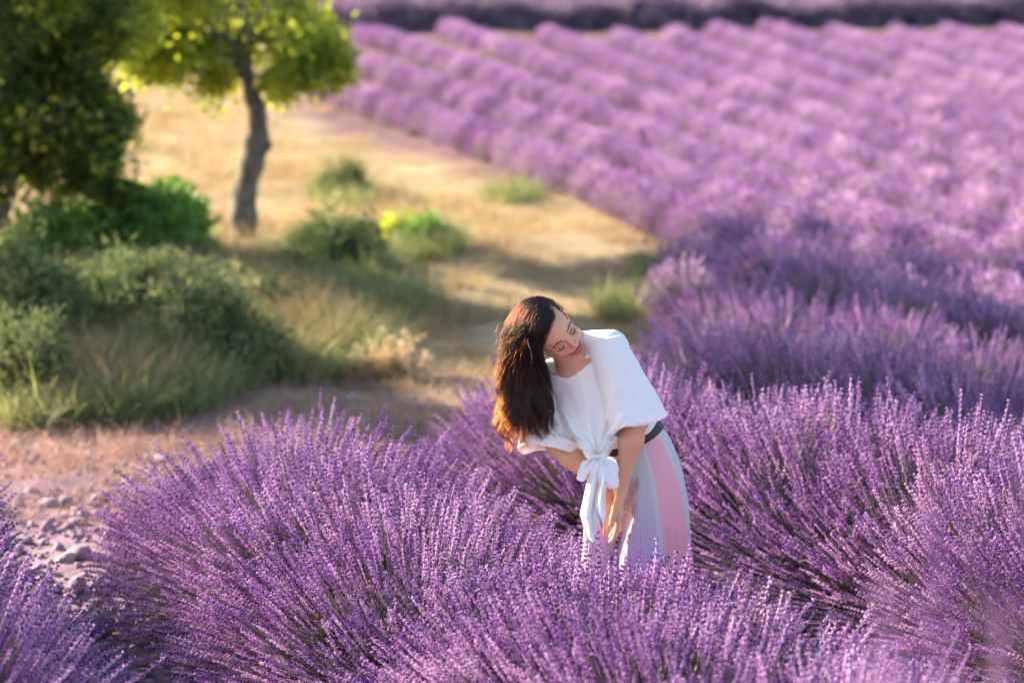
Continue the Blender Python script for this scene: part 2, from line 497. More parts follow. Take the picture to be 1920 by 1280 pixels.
row('fourth lavender row behind the woman, green tufts at its path end and a dark side', [(1.95, 17.0), (2.15, 15.8), (2.7, 14.4), (3.6, 12.9)], .66, .58, 950, 0, 6, .7)

row('lavender close to the camera in the lower right corner, blurred to a lilac haze', [(.62, 2.2), (.9, 1.8)], .36, 1.02, 95, 0, 8, .45)

# far rows: plants share a few meshes
def far_mesh(name, seed, r=.40, h=.58, n=360, flowers=1.0):
    g = np.random.default_rng(seed)
    base, d, L_, th = dome_sprigs(np.array([seed * 3.1, 0, 0]), r, h, n, g)
    V = []; F = []; MI = []; nv = 0
    dn = d / L_[:, None]
    side = np.cross(dn, g.normal(0, 1, (n, 3))); side /= np.linalg.norm(side, axis=1)[:, None]
    s2 = np.cross(dn, side)
    for i in range(n):
        b = base[i]; D = d[i]; a = side[i]; c = s2[i]
        fl = g.random() < flowers
        t0 = b + D * .1; t1 = b + D * .84
        V += [t0 - a * .004, t0 + a * .004, t1 + a * .003, t1 - a * .003]; F.append([nv, nv + 1, nv + 2, nv + 3]); MI.append(1); nv += 4
        if not fl: continue
        for q, (ta, tb, rw) in enumerate(((.83, .87, .008), (.88, .95, .011), (.94, 1.0, .008))):
            p0 = b + D * ta; p1 = b + D * tb; pm = b + D * (ta * .55 + tb * .45)
            V += [p0] + [pm + rw * (math.cos(z) * a + math.sin(z) * c) for z in (0, 2.09, 4.19)] + [p1]
            F += [[nv, nv + 2, nv + 1], [nv, nv + 3, nv + 2], [nv, nv + 1, nv + 3], [nv + 4, nv + 1, nv + 2], [nv + 4, nv + 2, nv + 3], [nv + 4, nv + 3, nv + 1]]; MI += [4 * int(g.random() < .22)] * 6; nv += 5
    # leaves and mound
    nl = 160
    u = g.random(nl); t2 = g.uniform(0, 6.283, nl); e2 = np.arccos(1 - u)
    for i in range(nl):
        dl = np.array([math.cos(t2[i]) * math.sin(e2[i]), math.sin(t2[i]) * math.sin(e2[i]), math.cos(e2[i])])
        p = dl * np.array([r * .55, r * .55, h * .5]); up = dl + [0, 0, .7]; up /= np.linalg.norm(up)
        a = np.cross(up, g.normal(0, 1, 3)); a /= np.linalg.norm(a)
        l = g.uniform(.08, .17)
        V += [p - a * .008, p + a * .008, p + up * l]; F.append([nv, nv + 1, nv + 2]); MI.append(2); nv += 3
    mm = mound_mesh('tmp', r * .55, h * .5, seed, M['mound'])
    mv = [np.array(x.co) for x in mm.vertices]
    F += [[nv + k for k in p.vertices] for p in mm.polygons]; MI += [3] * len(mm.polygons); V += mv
    bpy.data.meshes.remove(mm)
    return mesh_np(name, V, F, [M['flower'], M['stem'], M['lavleaf'], M['mound'], M['calyx']], False, MI)

FAR = [far_mesh('lavender_bush', 200 + i, flowers=1.0) for i in range(6)]
FARG = [far_mesh('lavender_bush', 220 + i, r=.42, h=.5, n=260, flowers=.25) for i in range(2)]
ORD = ['fifth', 'sixth', 'seventh', 'eighth', 'ninth', 'tenth', 'eleventh', 'twelfth', 'thirteenth', 'fourteenth', 'fifteenth', 'sixteenth', 'seventeenth', 'eighteenth', 'nineteenth', 'twentieth']
def far_rows():
    y0s = [482, 425, 362, 303, 247, 190, 138, 90, 45, 2, -38, -76, -112, -146, -178]
    nb = 0
    for k, y0 in enumerate(y0s):
        g = np.random.default_rng(900 + k)
        line = []
        for x in np.arange(560, 2080, 20.0):
            dx = x - 1240
            y = y0 + .42 * dx - (.00010 * dx * dx if dx > 0 else -.00012 * dx * dx)
            if y < 46 - 6 * math.sin(x * .01) or y > 640: continue
            q = ground(x, y, .36)
            if field_side(q[0], q[1]) < .12: continue
            if y0 > 400 and (q[0] - 1.95) * .93 + (q[1] - 17.0) * .37 > 0 and .77 * q[0] + .64 * q[1] < 13.3: continue
            if y0 > 400 and q[1] < 17.2: continue
            line.append(q)
        if len(line) < 2: continue
        line = np.array(line)
        seg = np.linalg.norm(np.diff(line[:, :2], axis=0), axis=1); cum = np.concatenate([[0], np.cumsum(seg)])
        n = max(2, int(cum[-1] / .23))
        s = np.linspace(0, cum[-1], n)
        X = np.interp(s, cum, line[:, 0]) + g.normal(0, .03, n); Y = np.interp(s, cum, line[:, 1]) + g.normal(0, .05, n)
        e = empty('lavender_row', (X[-1], Y[-1], float(height(X[-1], Y[-1]))))
        tag(e, '%s lavender row behind the woman, %s' % (ORD[k], 'starting at the golden grass path' if k < 6 else 'running down from the far dark bank'), 'lavender row', 'rows of the lavender field')
        off = vnoise(np.stack([X, Y, 0 * X], -1), .9)
        for i in range(n):
            if g.random() < .02: continue
            green = g.random() < (.07 if k < 4 else .02) or (i == 0 and k < 5 and g.random() < .5)
            me = FARG[int(g.integers(0, 2))] if green else FAR[int(g.integers(0, 6))]
            o = obj('lavender_bush', me, e)
            sc = g.uniform(.95, 1.05) * (1 + .02 * off[i])
            o.location = (X[i] - e.location.x, Y[i] - e.location.y, float(height(X[i], Y[i])) - e.location.z)
            o.rotation_euler = (0, 0, g.uniform(0, 6.28)); o.scale = (sc * .80, sc * .80, sc * g.uniform(.62, .68))
            nb += 1
    print('far bushes', nb)
far_rows()
# ------------------------------------------------------------------ grass
def blades(name, seed, n, L, w_, m, spread=.6, segs=3, curve=.5, base=.03):
    r = np.random.default_rng(seed); mb = MB()
    for i in range(n):
        a = r.uniform(0, 6.28); l = L * r.uniform(.5, 1.1); tilt = r.uniform(.05, spread)
        o = np.array([r.normal(0, base), r.normal(0, base), 0])
        h = np.array([math.cos(a), math.sin(a), 0]); s_ = np.array([-math.sin(a), math.cos(a), 0])
        th = r.uniform(0, 3.1); s_ = s_ * math.cos(th) + h * math.sin(th) * .6
        v = []; f = []; p = o.copy(); t = tilt
        for k in range(segs + 1):
            ww = w_ * (1 - k / (segs + .3))
            v += [p - s_ * ww, p + s_ * ww]
            p = p + (h * math.sin(t) + np.array([0, 0, math.cos(t)])) * l / segs; t += curve * r.uniform(.5, 1.2)
        f = [[2 * k, 2 * k + 1, 2 * k + 3, 2 * k + 2] for k in range(segs)]
        mb.add(v, f)
    return mb.mesh(name, [m])
STRAW = [proto('straw_%d' % i, blades('straw', 50 + i, 16, .20, .0035, M['straw'], .9, 3, .55, .05)) for i in range(4)]
STRAWT = [proto('tall_straw_%d' % i, blades('tall_straw', 60 + i, 14, .42, .004, M['straw'], .5, 4, .3, .05)) for i in range(3)]
M['wither'] = leaf_mat('withered_grass', [(0, (.20, .11, .10)), (.5, (.42, .26, .22)), (1, (.66, .46, .38))], .35, .8, .2)
WITHER = [proto('withered_%d' % i, blades('withered', 65 + i, 16, .22, .004, M['wither'], 1.2, 3, .6, .07)) for i in range(3)]
GREEN = [proto('green_grass_%d' % i, blades('green_grass', 70 + i, 14, .34, .006, M['greengrass'], .55, 4, .35, .05)) for i in range(3)]

def grass():
    g = np.random.default_rng(41)
    def sample(n, ymin, ymax, xl=-1.0, xr=1.0):
        # more points near the camera
        y = ymin * (ymax / ymin) ** g.random(n)
        x = g.uniform(-.235, .235, n) * y
        return x, y
    x, y = sample(30000, 10.5, 60)
    fs = field_side(x, y)
    pr = fbm(np.stack([x, y, 0 * x], -1), .8, 3)
    keep = (fs < .25 + .5 * pr) & ((y > 15.4) | ((pr > .3) & (y > 13.8)))
    dens = np.where(x > -.8 + .0 * y, .95, 1.0)
    keep &= g.random(len(x)) < dens
    x, y, pr = x[keep], y[keep], pr[keep]
    n = len(x)
    pos = np.stack([x, y, height(x, y) - .01], -1)
    rot = np.stack([g.normal(0, .12, n), g.normal(0, .12, n), g.uniform(0, 6.28, n)], -1)
    sc = g.uniform(.35, .9, n) * (1 + .5 * pr) * np.where(x > -1.0, .8, 1.0)
    tag(scatter('dry_grass', pos, rot, np.clip(sc, .2, 1.6), STRAW), 'short dry golden grass covering the path beside the field', 'grass')
    n = 5200
    y = g.uniform(10.6, 15.2, n); x = g.uniform(-.235, .02, n) * y
    k = (field_side(x, y) < -.05) & (g.random(n) < np.clip((15.4 - y) / 1.6, 0, 1) * np.clip((y - 10.4) / 1.5, .15, 1))
    x, y = x[k], y[k]; n = len(x)
    tag(scatter('withered_grass', np.stack([x, y, height(x, y) - .01], -1), np.stack([g.normal(0, .5, n), g.normal(0, .5, n), g.uniform(0, 6.28, n)], -1), g.uniform(.25, .7, n), WITHER), 'withered brown and mauve grass on the stony ground behind the nearest row', 'grass')
    # tall straw on the left and behind the tree
    x, y = sample(9000, 11.5, 60)
    fs = field_side(x, y); pr = fbm(np.stack([x + 9, y, 0 * x], -1), .7, 3)
    keep = (fs < -1.3 + .5 * pr) & (pr > -.25) & ~((y < 16) & (x > -1.6 - (16 - y) * .3)) & (y > 13.8)
    x, y = x[keep], y[keep]; n = len(x)
    tag(scatter('tall_dry_grass', np.stack([x, y, height(x, y) - .01], -1), np.stack([g.normal(0, .15, n), g.normal(0, .15, n), g.uniform(0, 6.28, n)], -1), g.uniform(.5, 1.0, n), STRAWT), 'taller straw grass around the slender tree', 'grass')
    X, Y = [], []
    for (cx, cy, rx, ry) in ((300, 600, 260, 90), (520, 620, 160, 70), (150, 700, 200, 70), (420, 520, 120, 60)):
        for _ in range(int(rx * ry / 26)):
            a = g.uniform(0, 6.28); q = math.sqrt(g.random()); p = ground(cx + rx * q * math.cos(a), cy + 25 + ry * q * math.sin(a)); X.append(p[0]); Y.append(p[1])
    X = np.array(X); Y = np.array(Y); n = len(X)
    tag(scatter('tall_dry_grass', np.stack([X, Y, height(X, Y) - .01], -1), np.stack([g.normal(0, .2, n), g.normal(0, .2, n), g.uniform(0, 6.28, n)], -1), g.uniform(.6, 1.3, n), STRAWT), 'straw stalks standing among the shrubs on the left', 'grass')
    # green grass among the shrubs
    cs = [(600, 500, 150, 60), (480, 560, 130, 60), (330, 650, 200, 90), (60, 700, 120, 90), (560, 640, 170, 60), (800, 440, 70, 30), (640, 350, 60, 25), (200, 720, 220, 60), (700, 560, 120, 40), (960, 345, 60, 15), (1230, 500, 40, 30), (1150, 560, 30, 20), (250, 560, 220, 110), (120, 620, 150, 90)]
    X = []; Y = []
    for (cx, cy, rx, ry) in cs:
        m_ = int(rx * ry / 15)
        for _ in range(m_):
            a = g.uniform(0, 6.28); q = math.sqrt(g.random())
            p = ground(cx + rx * q * math.cos(a), cy + 25 + ry * q * math.sin(a))
            X.append(p[0]); Y.append(p[1])
    X = np.array(X); Y = np.array(Y); n = len(X)
    tag(scatter('green_grass', np.stack([X, Y, height(X, Y) - .01], -1), np.stack([g.normal(0, .2, n), g.normal(0, .2, n), g.uniform(0, 6.28, n)], -1), g.uniform(.5, 1.25, n), GREEN), 'green and yellowing weeds growing between the shrubs on the left', 'grass')
grass()

# ------------------------------------------------------------------ leaf clusters, shrubs and trees
def leafcluster(name, seed, n, R_, size, m, droop=0.0, narrow=.45):
    r = np.random.default_rng(seed); mb = MB()
    for i in range(n):
        c = r.normal(0, R_ * .5, 3)
        d = r.normal(0, 1, 3) + c / R_ * .8 + [0, 0, -droop]; d /= np.linalg.norm(d)
        s_ = np.cross(d, r.normal(0, 1, 3)); s_ /= np.linalg.norm(s_); u = np.cross(d, s_)
        l = size * r.uniform(.7, 1.25); w_ = l * narrow
        mb.add([c, c + d * l * .35 + s_ * w_ * .5 + u * l * .05, c + d * l * .75 + s_ * w_ * .42, c + d * l, c + d * l * .75 - s_ * w_ * .42, c + d * l * .35 - s_ * w_ * .5 + u * l * .05],
               [[0, 1, 2, 3], [0, 3, 4, 5]])
    return mb.mesh(name, [m], False)
OAK = [proto('leaf_cluster_%d' % i, leafcluster('leaf_cluster', 80 + i, 16, .13, .065, M['oakleaf'], .3, .6)) for i in range(4)]
DARK = [proto('dark_cluster_%d' % i, leafcluster('dark_cluster', 90 + i, 18, .13, .055, M['darkleaf'], .2, .6)) for i in range(4)]
BUSH = [proto('bush_cluster_%d' % i, leafcluster('bush_cluster', 100 + i, 16, .09, .06, M['bushleaf'], .1, .7)) for i in range(4)]
GREY = [proto('grey_cluster_%d' % i, leafcluster('grey_cluster', 110 + i, 20, .09, .06, M['greyleaf'], -.6, .22)) for i in range(4)]
DRYC = [proto('dry_cluster_%d' % i, leafcluster('dry_cluster', 120 + i, 22, .022, .014, M['dryplant'], 0, .6)) for i in range(3)]

def branch_tube(mb, a, b, ra, rb, g, wob=.06, n=6):
    a = np.array(a, float); b = np.array(b, float); t = np.linspace(0, 1, n)[:, None]
    pts = a + (b - a) * t + g.normal(0, wob * np.linalg.norm(b - a), (n, 3)) * np.sin(t * math.pi)
    mb.tube(pts, np.linspace(ra, rb, n), 7)
    return pts

def shrub(name, label, cat, base, rx, ry, rz, protos, count, seed, size=1.0, group=None, top_light=None, nstem=9):
    g = np.random.default_rng(seed)
    base = np.array(base, float)
    e = empty(name, tuple(base)); tag(e, label, cat, group)
    d = g.normal(0, 1, (count, 3)); d /= np.linalg.norm(d, axis=1)[:, None]; d[:, 2] = np.abs(d[:, 2]) * 1.0
    n_ = fbm(d * 1.0 + seed * 3.3, 2.2, 3)
    q = g.uniform(.45, 1, count) ** .5 * (1 + .5 * n_)
    q = np.where(g.random(count) < .06, q * g.uniform(1.0, 1.25, count), q)
    pos = d * q[:, None] * [rx, ry, rz] + [0, 0, .04]
    nc = max(6, count // 80); cd = g.normal(0, 1, (nc, 3)); cd /= np.linalg.norm(cd, axis=1)[:, None]; cd[:, 2] = np.abs(cd[:, 2])
    cc = cd * g.uniform(.5, 1.12, nc)[:, None] * [rx, ry, rz]
    pk = g.integers(0, nc, count); hf = g.random(count) < .65
    pos[hf] = (cc[pk] + g.normal(0, .17, (count, 3)) * [rx, ry, rz])[hf]
    pos[:, 2] = np.abs(pos[:, 2])
    rot = g.uniform(0, 6.28, (count, 3))
    scatter('foliage', pos, rot, g.uniform(.6, 1.25, count) * size, protos, e)
    mb = MB()
    for i in range(nstem):
        dd = g.normal(0, 1, 3); dd[2] = abs(dd[2]) + .6; dd /= np.linalg.norm(dd)
        branch_tube(mb, [g.normal(0, .03), g.normal(0, .03), -.03], dd * [rx * .8, ry * .8, rz * .85], .012, .004, g, .05)
    obj('branches', mb.mesh('branches', [M['bark']]), e)
    return e

def px_shrub(name, label, cat, cx, top, bottom, halfw, protos, count, seed, size=1.0, group=None, depth=1.0):
    p = ground(cx, bottom); d = proj(p)[2]
    rx = halfw / FPX * d; rz = (bottom - top) / FPX * d
    p = p + [0, rx * depth * .6, 0]; p[2] = float(height(p[0], p[1]))
    return shrub(name, label, cat, p, rx, rx * depth, rz * 1.0, protos, count, seed, size, group)

px_shrub('green_bush', 'bright green leafy bush, the greenest one, beside the dark tree on the left', 'bush', 240, 385, 520, 125, BUSH, 1100, 1, 1.15)
px_shrub('green_bush', 'darker green bush low on the left, just behind the bright green one', 'bush', 95, 400, 520, 95, BUSH, 600, 2, .9)
px_shrub('grey_shrub', 'broad grey-green shrub in the shade under the bright green bush', 'shrub', 250, 525, 675, 160, GREY, 1300, 3, 1.1)
px_shrub('grey_shrub', 'dark grey-green shrub at the left edge of the photo', 'shrub', 40, 500, 690, 110, GREY, 1000, 4, 1.1)
px_shrub('green_bush', 'small pale green feathery plant at the left edge near the stones', 'plant', 30, 640, 780, 75, GREY, 600, 5, .9)
px_shrub('grey_shrub', 'low shrub mixed with straw on the shady slope left of the path', 'shrub', 380, 590, 720, 140, GREY, 700, 6, 1.0)
px_shrub('green_bush', 'rounded green shrub on the grass right of the tree trunk', 'bush', 610, 430, 530, 85, GREY, 700, 7, 1.0)
px_shrub('dark_bush', 'small very dark green bush on the golden grass', 'bush', 684, 436, 500, 28, DARK, 260, 8, .7)
px_shrub('green_bush', 'small sunlit yellow-green plant beside the path, right of the dark bush', 'plant', 800, 425, 462, 30, BUSH, 120, 9, .8)
px_shrub('green_bush', 'tiny yellow-green plant next to the dark bush', 'plant', 745, 420, 452, 20, OAK, 50, 10, .8)
px_shrub('grey_shrub', 'sunlit yellowish shrub in the grass below the tree', 'shrub', 470, 540, 640, 80, GREY, 450, 11, 1.0)
px_shrub('grey_shrub', 'pale rounded shrub in the straw behind the tree, near the field edge', 'shrub', 645, 320, 372, 45, GREY, 220, 12, 1.0)

def dry_plant():
    p = ground(730, 712); d = proj(p)[2]
    g = np.random.default_rng(77)
    e = empty('dry_plant', tuple(p)); tag(e, 'dried orange-brown plant with curled seed heads on the path', 'plant')
    mb = MB(); tips = []
    for i in range(60):
        a = g.uniform(0, 6.28); r_ = g.uniform(.05, .34) ; h = g.uniform(.05, .20) * (1.15 - r_)
        if i < 9: r_ = g.uniform(.02, .22); h = g.uniform(.22, .30)
        pts = branch_tube(mb, [g.normal(0, .02), g.normal(0, .02), 0], [math.cos(a) * r_, math.sin(a) * r_, h], .004, .002, g, .06, 5)
        tips.append(pts[-1]); tips.append(pts[-2])
    obj('stems', mb.mesh('stems', [M['dryplant']]), e)
    tips = np.array(tips)
    tips = np.repeat(tips, 3, 0) + g.normal(0, .014, (len(tips) * 3, 3))
    scatter('seed_heads', tips, g.uniform(0, 6.28, (len(tips), 3)), g.uniform(.6, 1.3, len(tips)), DRYC, e)
dry_plant()

def tree_crown(e, centre, rad, protos, count, seed, size, gaps=.35, light=None):
    g = np.random.default_rng(seed)
    # clumps spread through the crown's volume
    nc = max(10, count // 42)
    cd = g.normal(0, 1, (nc, 3)); cd /= np.linalg.norm(cd, axis=1)[:, None]
    cc = cd * (g.uniform(.25, 1, nc) ** .45)[:, None] * rad
    pick = g.integers(0, nc, count)
    pos = cc[pick] + g.normal(0, .115, (count, 3)) * (np.array(rad) * .55 + .3)
    scatter('crown', np.array(centre) + pos, g.uniform(0, 6.28, (count, 3)), g.uniform(.65, 1.3, count) * size, protos, e)
    return np.array(centre) + cc

def slender_tree():
    p0 = ground(462, 452); D = proj(p0)[2]; mpp = D / FPX
    e = empty('tree', tuple(p0)); tag(e, 'slender tree with a crooked grey trunk and sunlit yellow-green leaves', 'tree')
    prof = [(470, 462, 9), (462, 440, 20), (456, 405, 24), (457, 370, 20), (463, 335, 19), (472, 300, 21), (482, 268, 21), (484, 240, 17), (482, 212, 15), (474, 185, 14), (466, 160, 11), (463, 130, 10), (460, 90, 9), (455, 40, 8), (452, -20, 7)]
    mb = MB(); pts = np.array([P(a, b, D) for a, b, c in prof]) - p0; rr = np.array([c for *_, c in prof]) * mpp * 1.15
    t = np.linspace(0, 1, len(prof)); T = np.linspace(0, 1, 70)
    pp = np.stack([np.interp(T, t, pts[:, k]) for k in range(3)], -1)
    for _ in range(3): pp[1:-1] = (pp[:-2] + 2 * pp[1:-1] + pp[2:]) / 4
    r_ = np.interp(T, t, rr) * (1 + .06 * np.sin(T * 60)) 
    mb.tube(pp, r_, 14)
    v = mb.v[0]; mb.v[0] = v + .010 * fbm(v * [1, 1, .4], 14, 3)[:, None] * np.array([1, 1, 0])
    tr = obj('trunk', mb.mesh('trunk', [M['bark']]), e)
    # burls and root flare
    mb = MB()
    for (a, b, r0, l) in ((503, 268, 11, -10), (493, 197, 9, -10), (437, 398, 10, 14)):
        c = P(a, b, D - .02) - p0; b2 = P(a + l * 1.6, b + 18, D) - p0
        mb.tube([c + [0, 0, .03], c, (c + b2) / 2, b2], [.012, r0 * mpp, r0 * mpp * 1.2, r0 * mpp * .8], 10)
    obj('burl', mb.mesh('burl', [M['bark']]), tr)
    cen = P(432, -45, D) - p0; rad = np.array([245 * mpp, 1.15, 215 * mpp])
    cl = tree_crown(e, cen, rad, OAK, 1350, 5, .9)
    for a, b, c, d_, n_ in ((255, 75, 70, 62, 200), (600, 85, 75, 90, 150), (380, 120, 60, 50, 150), (540, 130, 60, 45, 140)):
        tree_crown(e, P(a, b, D) - p0, np.array([c * mpp, .6, d_ * mpp]), OAK, n_, 60 + a, .9)
    mb = MB(); g = np.random.default_rng(3)
    top = pts[-1]
    for i, c in enumerate(cl[:34]):
        s_ = pp[int(g.uniform(.72, .98) * 69)]
        branch_tube(mb, s_, c, .022, .006, g, .05)
    obj('branches', mb.mesh('branches', [M['bark']]), e)
slender_tree()

def dark_tree():
    b = ground(20, 560); D = proj(b)[2] + 1.0; mpp = D / FPX
    p0 = P(-30, 560, D); p0[2] = float(height(p0[0], p0[1]))
    e = empty('tree', tuple(p0)); tag(e, 'big dark leafy tree filling the upper left corner', 'tree')
    g = np.random.default_rng(8)
    mb = MB()
    trunk = branch_tube(mb, [0, 0, -.05], P(-60, 120, D) - p0, .13, .09, g, .03, 10)
    obj('trunk', mb.mesh('trunk', [M['bark']]), e)
    mb = MB()
    for (a, c, r0, r1) in (((0, 430), (150, 20), .05, .03), ((-50, 200), (120, 60), .05, .02), ((-60, 120), (60, -120), .06, .03), ((-20, 350), (160, 250), .035, .015), ((150, 20), (230, -120), .03, .02), ((-60, 120), (-200, -100), .06, .03)):
        branch_tube(mb, P(a[0], a[1], D) - p0, P(c[0], c[1], D + g.uniform(-.4, .4)) - p0, r0, r1, g, .04, 8)
    obj('branches', mb.mesh('branches', [M['bark']]), e)
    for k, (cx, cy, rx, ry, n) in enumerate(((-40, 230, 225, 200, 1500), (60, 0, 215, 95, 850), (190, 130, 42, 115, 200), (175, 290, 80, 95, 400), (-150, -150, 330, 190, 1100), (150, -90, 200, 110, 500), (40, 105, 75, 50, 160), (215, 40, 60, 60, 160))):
        tree_crown(e, P(cx, cy, D) - p0, np.array([rx * mpp, max(.5, rx * mpp * .8), ry * mpp]), (DARK[:3] + OAK[:1]) if k not in (1, 6, 7) else (DARK[:2] + OAK[:2] if k == 1 else OAK), n, 50 + k, 1.0)  # pale OAK leaves put a sunlit patch into the dark crown's colour
dark_tree()

# trees standing left of the picture: they throw the shade that lies over the slope and the path
def side_tree(label, x, y, zc, rz, cr, seed, n=900):
    z = float(height(x, y)); e = empty('tree', (x, y, z)); tag(e, label, 'tree', 'trees left of the photo')
    g = np.random.default_rng(seed); mb = MB(); branch_tube(mb, [0, 0, -.05], [g.normal(0, .15), 0, zc], .13, .07, g, .03, 9)
    obj('trunk', mb.mesh('trunk', [M['bark']]), e)
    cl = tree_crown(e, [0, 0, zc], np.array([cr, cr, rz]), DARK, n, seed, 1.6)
    mb = MB()
    for c in cl[:14]: branch_tube(mb, [0, 0, zc - rz * .6], c, .035, .012, g, .05)
    obj('branches', mb.mesh('branches', [M['bark']]), e)
side_tree('tall leafy tree beyond the left edge, up the slope', -6.8, 20.6, 5.0, .60, .80, 31, 1500)
side_tree('tall leafy tree beyond the left edge beside the dark tree', -6.0, 16.2, 4.1, .85, .95, 32, 2000)
side_tree('low leafy tree beyond the left edge near the stony ground', -5.2, 16.5, 1.6, .6, .55, 33, 450)

# ------------------------------------------------------------------ far end of the field
def far_end():
    g = np.random.default_rng(14)
    pts = []
    for x in np.arange(560, 2100, 60): pts.append(ground(x, 56 - 12 * max(0, (x - 1100) / 820), 0.0))
    pts = np.array(pts)
    e = empty('hedgerow', tuple(pts[len(pts) // 2])); tag(e, 'long low dark hedgerow along the far end of the lavender rows', 'hedge')
    n = 5200
    t = g.uniform(0, len(pts) - 1.001, n); i = t.astype(int); f = (t - i)[:, None]
    c = pts[i] * (1 - f) + pts[i + 1] * f
    dens = .5 + .5 * fbm(np.stack([t, t * 0, t * 0], -1), .8, 2)
    h = .62 * (.7 + .5 * dens)
    pos = c + np.stack([g.normal(0, .1, n), g.uniform(-.7, .5, n), g.random(n) * h], -1) - np.array(e.location)
    hm = leaf_mat('hedge_leaf', [(0, (.16, .10, .19)), (.5, (.28, .20, .31)), (1, (.48, .38, .44))], .2, .8, .1)
    HC = [proto('hedge_cluster_%d' % k, leafcluster('hedge_cluster', 140 + k, 16, .14, .09, hm, 0, .6)) for k in range(3)]
    scatter('foliage', pos, g.uniform(0, 6.28, (n, 3)), g.uniform(.7, 1.4, n), HC, e)
    mb = MB()
    for k in range(60):
        q = pts[int(g.integers(0, len(pts)))] + [g.normal(0, .5), g.uniform(.8, 1.4), -.05] - np.array(e.location)
        branch_tube(mb, q, q + [g.normal(0, .1), g.normal(0, .1), .5], .02, .008, g)
    obj('stems', mb.mesh('stems', [M['bark']]), e)
    # another lavender field beyond it
    P_ = []; 
    for k in range(900):
        x = g.uniform(500, 2100); q = pts[min(len(pts) - 1, max(0, int((x - 560) / 60)))]
        y = q[1] + 3.0 + int(g.integers(0, 22)) * 1.6; xx = (x - 960) / FPX * y * 1.15
        P_.append((xx, y, float(height(xx, y))))
    P_ = np.array(P_)
    tag(scatter('distant_lavender', P_, np.stack([0 * P_[:, 0], 0 * P_[:, 0], g.uniform(0, 6, len(P_))], -1), g.uniform(.8, 1.3, len(P_)), [proto('far_bush_%d' % k, FAR[k]) for k in range(3)]), 'second lavender field far beyond the dark hedgerow', 'lavender field')
far_end()

# ------------------------------------------------------------------ stones
def stone_mesh(seed):
    r = np.random.default_rng(seed); mb = MB(); nu, nv = 9, 6; v = []
    ax = r.uniform(.65, 1.2, 3) * [1, .8, .55]; off = r.uniform(0, 40, 3)
    for j in range(nv + 1):
        ph = math.pi * j / nv - math.pi / 2
        for i in range(nu):
            th = 2 * math.pi * i / nu
            p = np.array([math.cos(th) * math.cos(ph), math.sin(th) * math.cos(ph), math.sin(ph)])
            v.append(p * ax * (1 + .30 * float(fbm(p + off, 1.3, 2))))
    f = [[j * nu + i, j * nu + (i + 1) % nu, (j + 1) * nu + (i + 1) % nu, (j + 1) * nu + i] for j in range(nv) for i in range(nu)]
    mb.add(v, f); return mb
SM = [stone_mesh(300 + i).mesh('stone', [M['stone']], True) for i in range(6)] + [stone_mesh(310 + i).mesh('stone', [M['palestone']], True) for i in range(2)]
def stones():
    g = np.random.default_rng(55)
    SP = [proto('stone_proto_%d' % i, m) for i, m in enumerate(SM)]
    n = 4200
    y = g.uniform(8.2, 14.6, n); x = g.uniform(-3.6, .3, n)
    fs = field_side(x, y)
    k = (g.random(n) < np.clip((14.6 - y) / 2.6, .05, 1))
    x, y = x[k], y[k]; n = len(x)
    s = .012 + .022 * g.random(n) ** 2.0
    tag(scatter('pebbles', np.stack([x, y, height(x, y) + s * .25], -1), np.stack([g.normal(0, .3, n), g.normal(0, .3, n), g.uniform(0, 6.28, n)], -1), s, SP), 'small mauve pebbles covering the ground between the lavender rows', 'pebbles')
    spots = [(150, 1048, .075, 0), (186, 1178, .060, 2), (178, 1228, .050, 1), (225, 1235, .040, 3), (125, 1055, .05, 6), (660, 752, .05, 7), (1275, 478, .05, 7), (1232, 470, .045, 7), (1205, 452, .04, 6), (205, 1010, .045, 3), (95, 950, .05, 4), (150, 960, .04, 5), (60, 930, .05, 1), (240, 950, .04, 2), (190, 940, .05, 0)]
    lab = ['large dark-topped stone between the two nearest lavender rows', 'round pink stone half under the nearest lavender row', 'pinkish stone just below the round pink one', 'small mauve stone at the foot of the nearest lavender row near the photo bottom',
           'pale stone touching the large dark-topped stone', 'whitish stone on the shaded path below the dried plant', 'white stone at the field edge, nearest to the green lavender tuft', 'white stone at the field edge, middle one of three', 'white stone at the field edge, farthest of three']
    for i, (a, b, s, k) in enumerate(spots):
        p = ground(a, b); o = obj('stone', SM[k]); o.location = (p[0], p[1], p[2] + s * .3)
        o.scale = (s, s, s); o.rotation_euler = (g.normal(0, .2), g.normal(0, .2), g.uniform(0, 6))
        if i < len(lab): tag(o, lab[i], 'stone', 'single stones')
        else: tag(o, 'mauve fist-sized stone lying on the stony ground left of the nearest lavender row', 'stone', 'mauve stones on the stony ground')
    for i in range(70):
        yy = g.uniform(8.9, 12.6); xx = g.uniform(-2.7, -1.2 + (yy - 9) * .15)
        s = g.uniform(.03, .06); o = obj('stone', SM[int(g.integers(0, 6))]); o.location = (xx, yy, float(height(xx, yy)) + s * .25)
        o.scale = (s, s, s * .9); o.rotation_euler = (g.normal(0, .3), g.normal(0, .3), g.uniform(0, 6))
        tag(o, 'mauve fist-sized stone lying on the stony ground left of the nearest lavender row', 'stone', 'mauve stones on the stony ground')
stones()
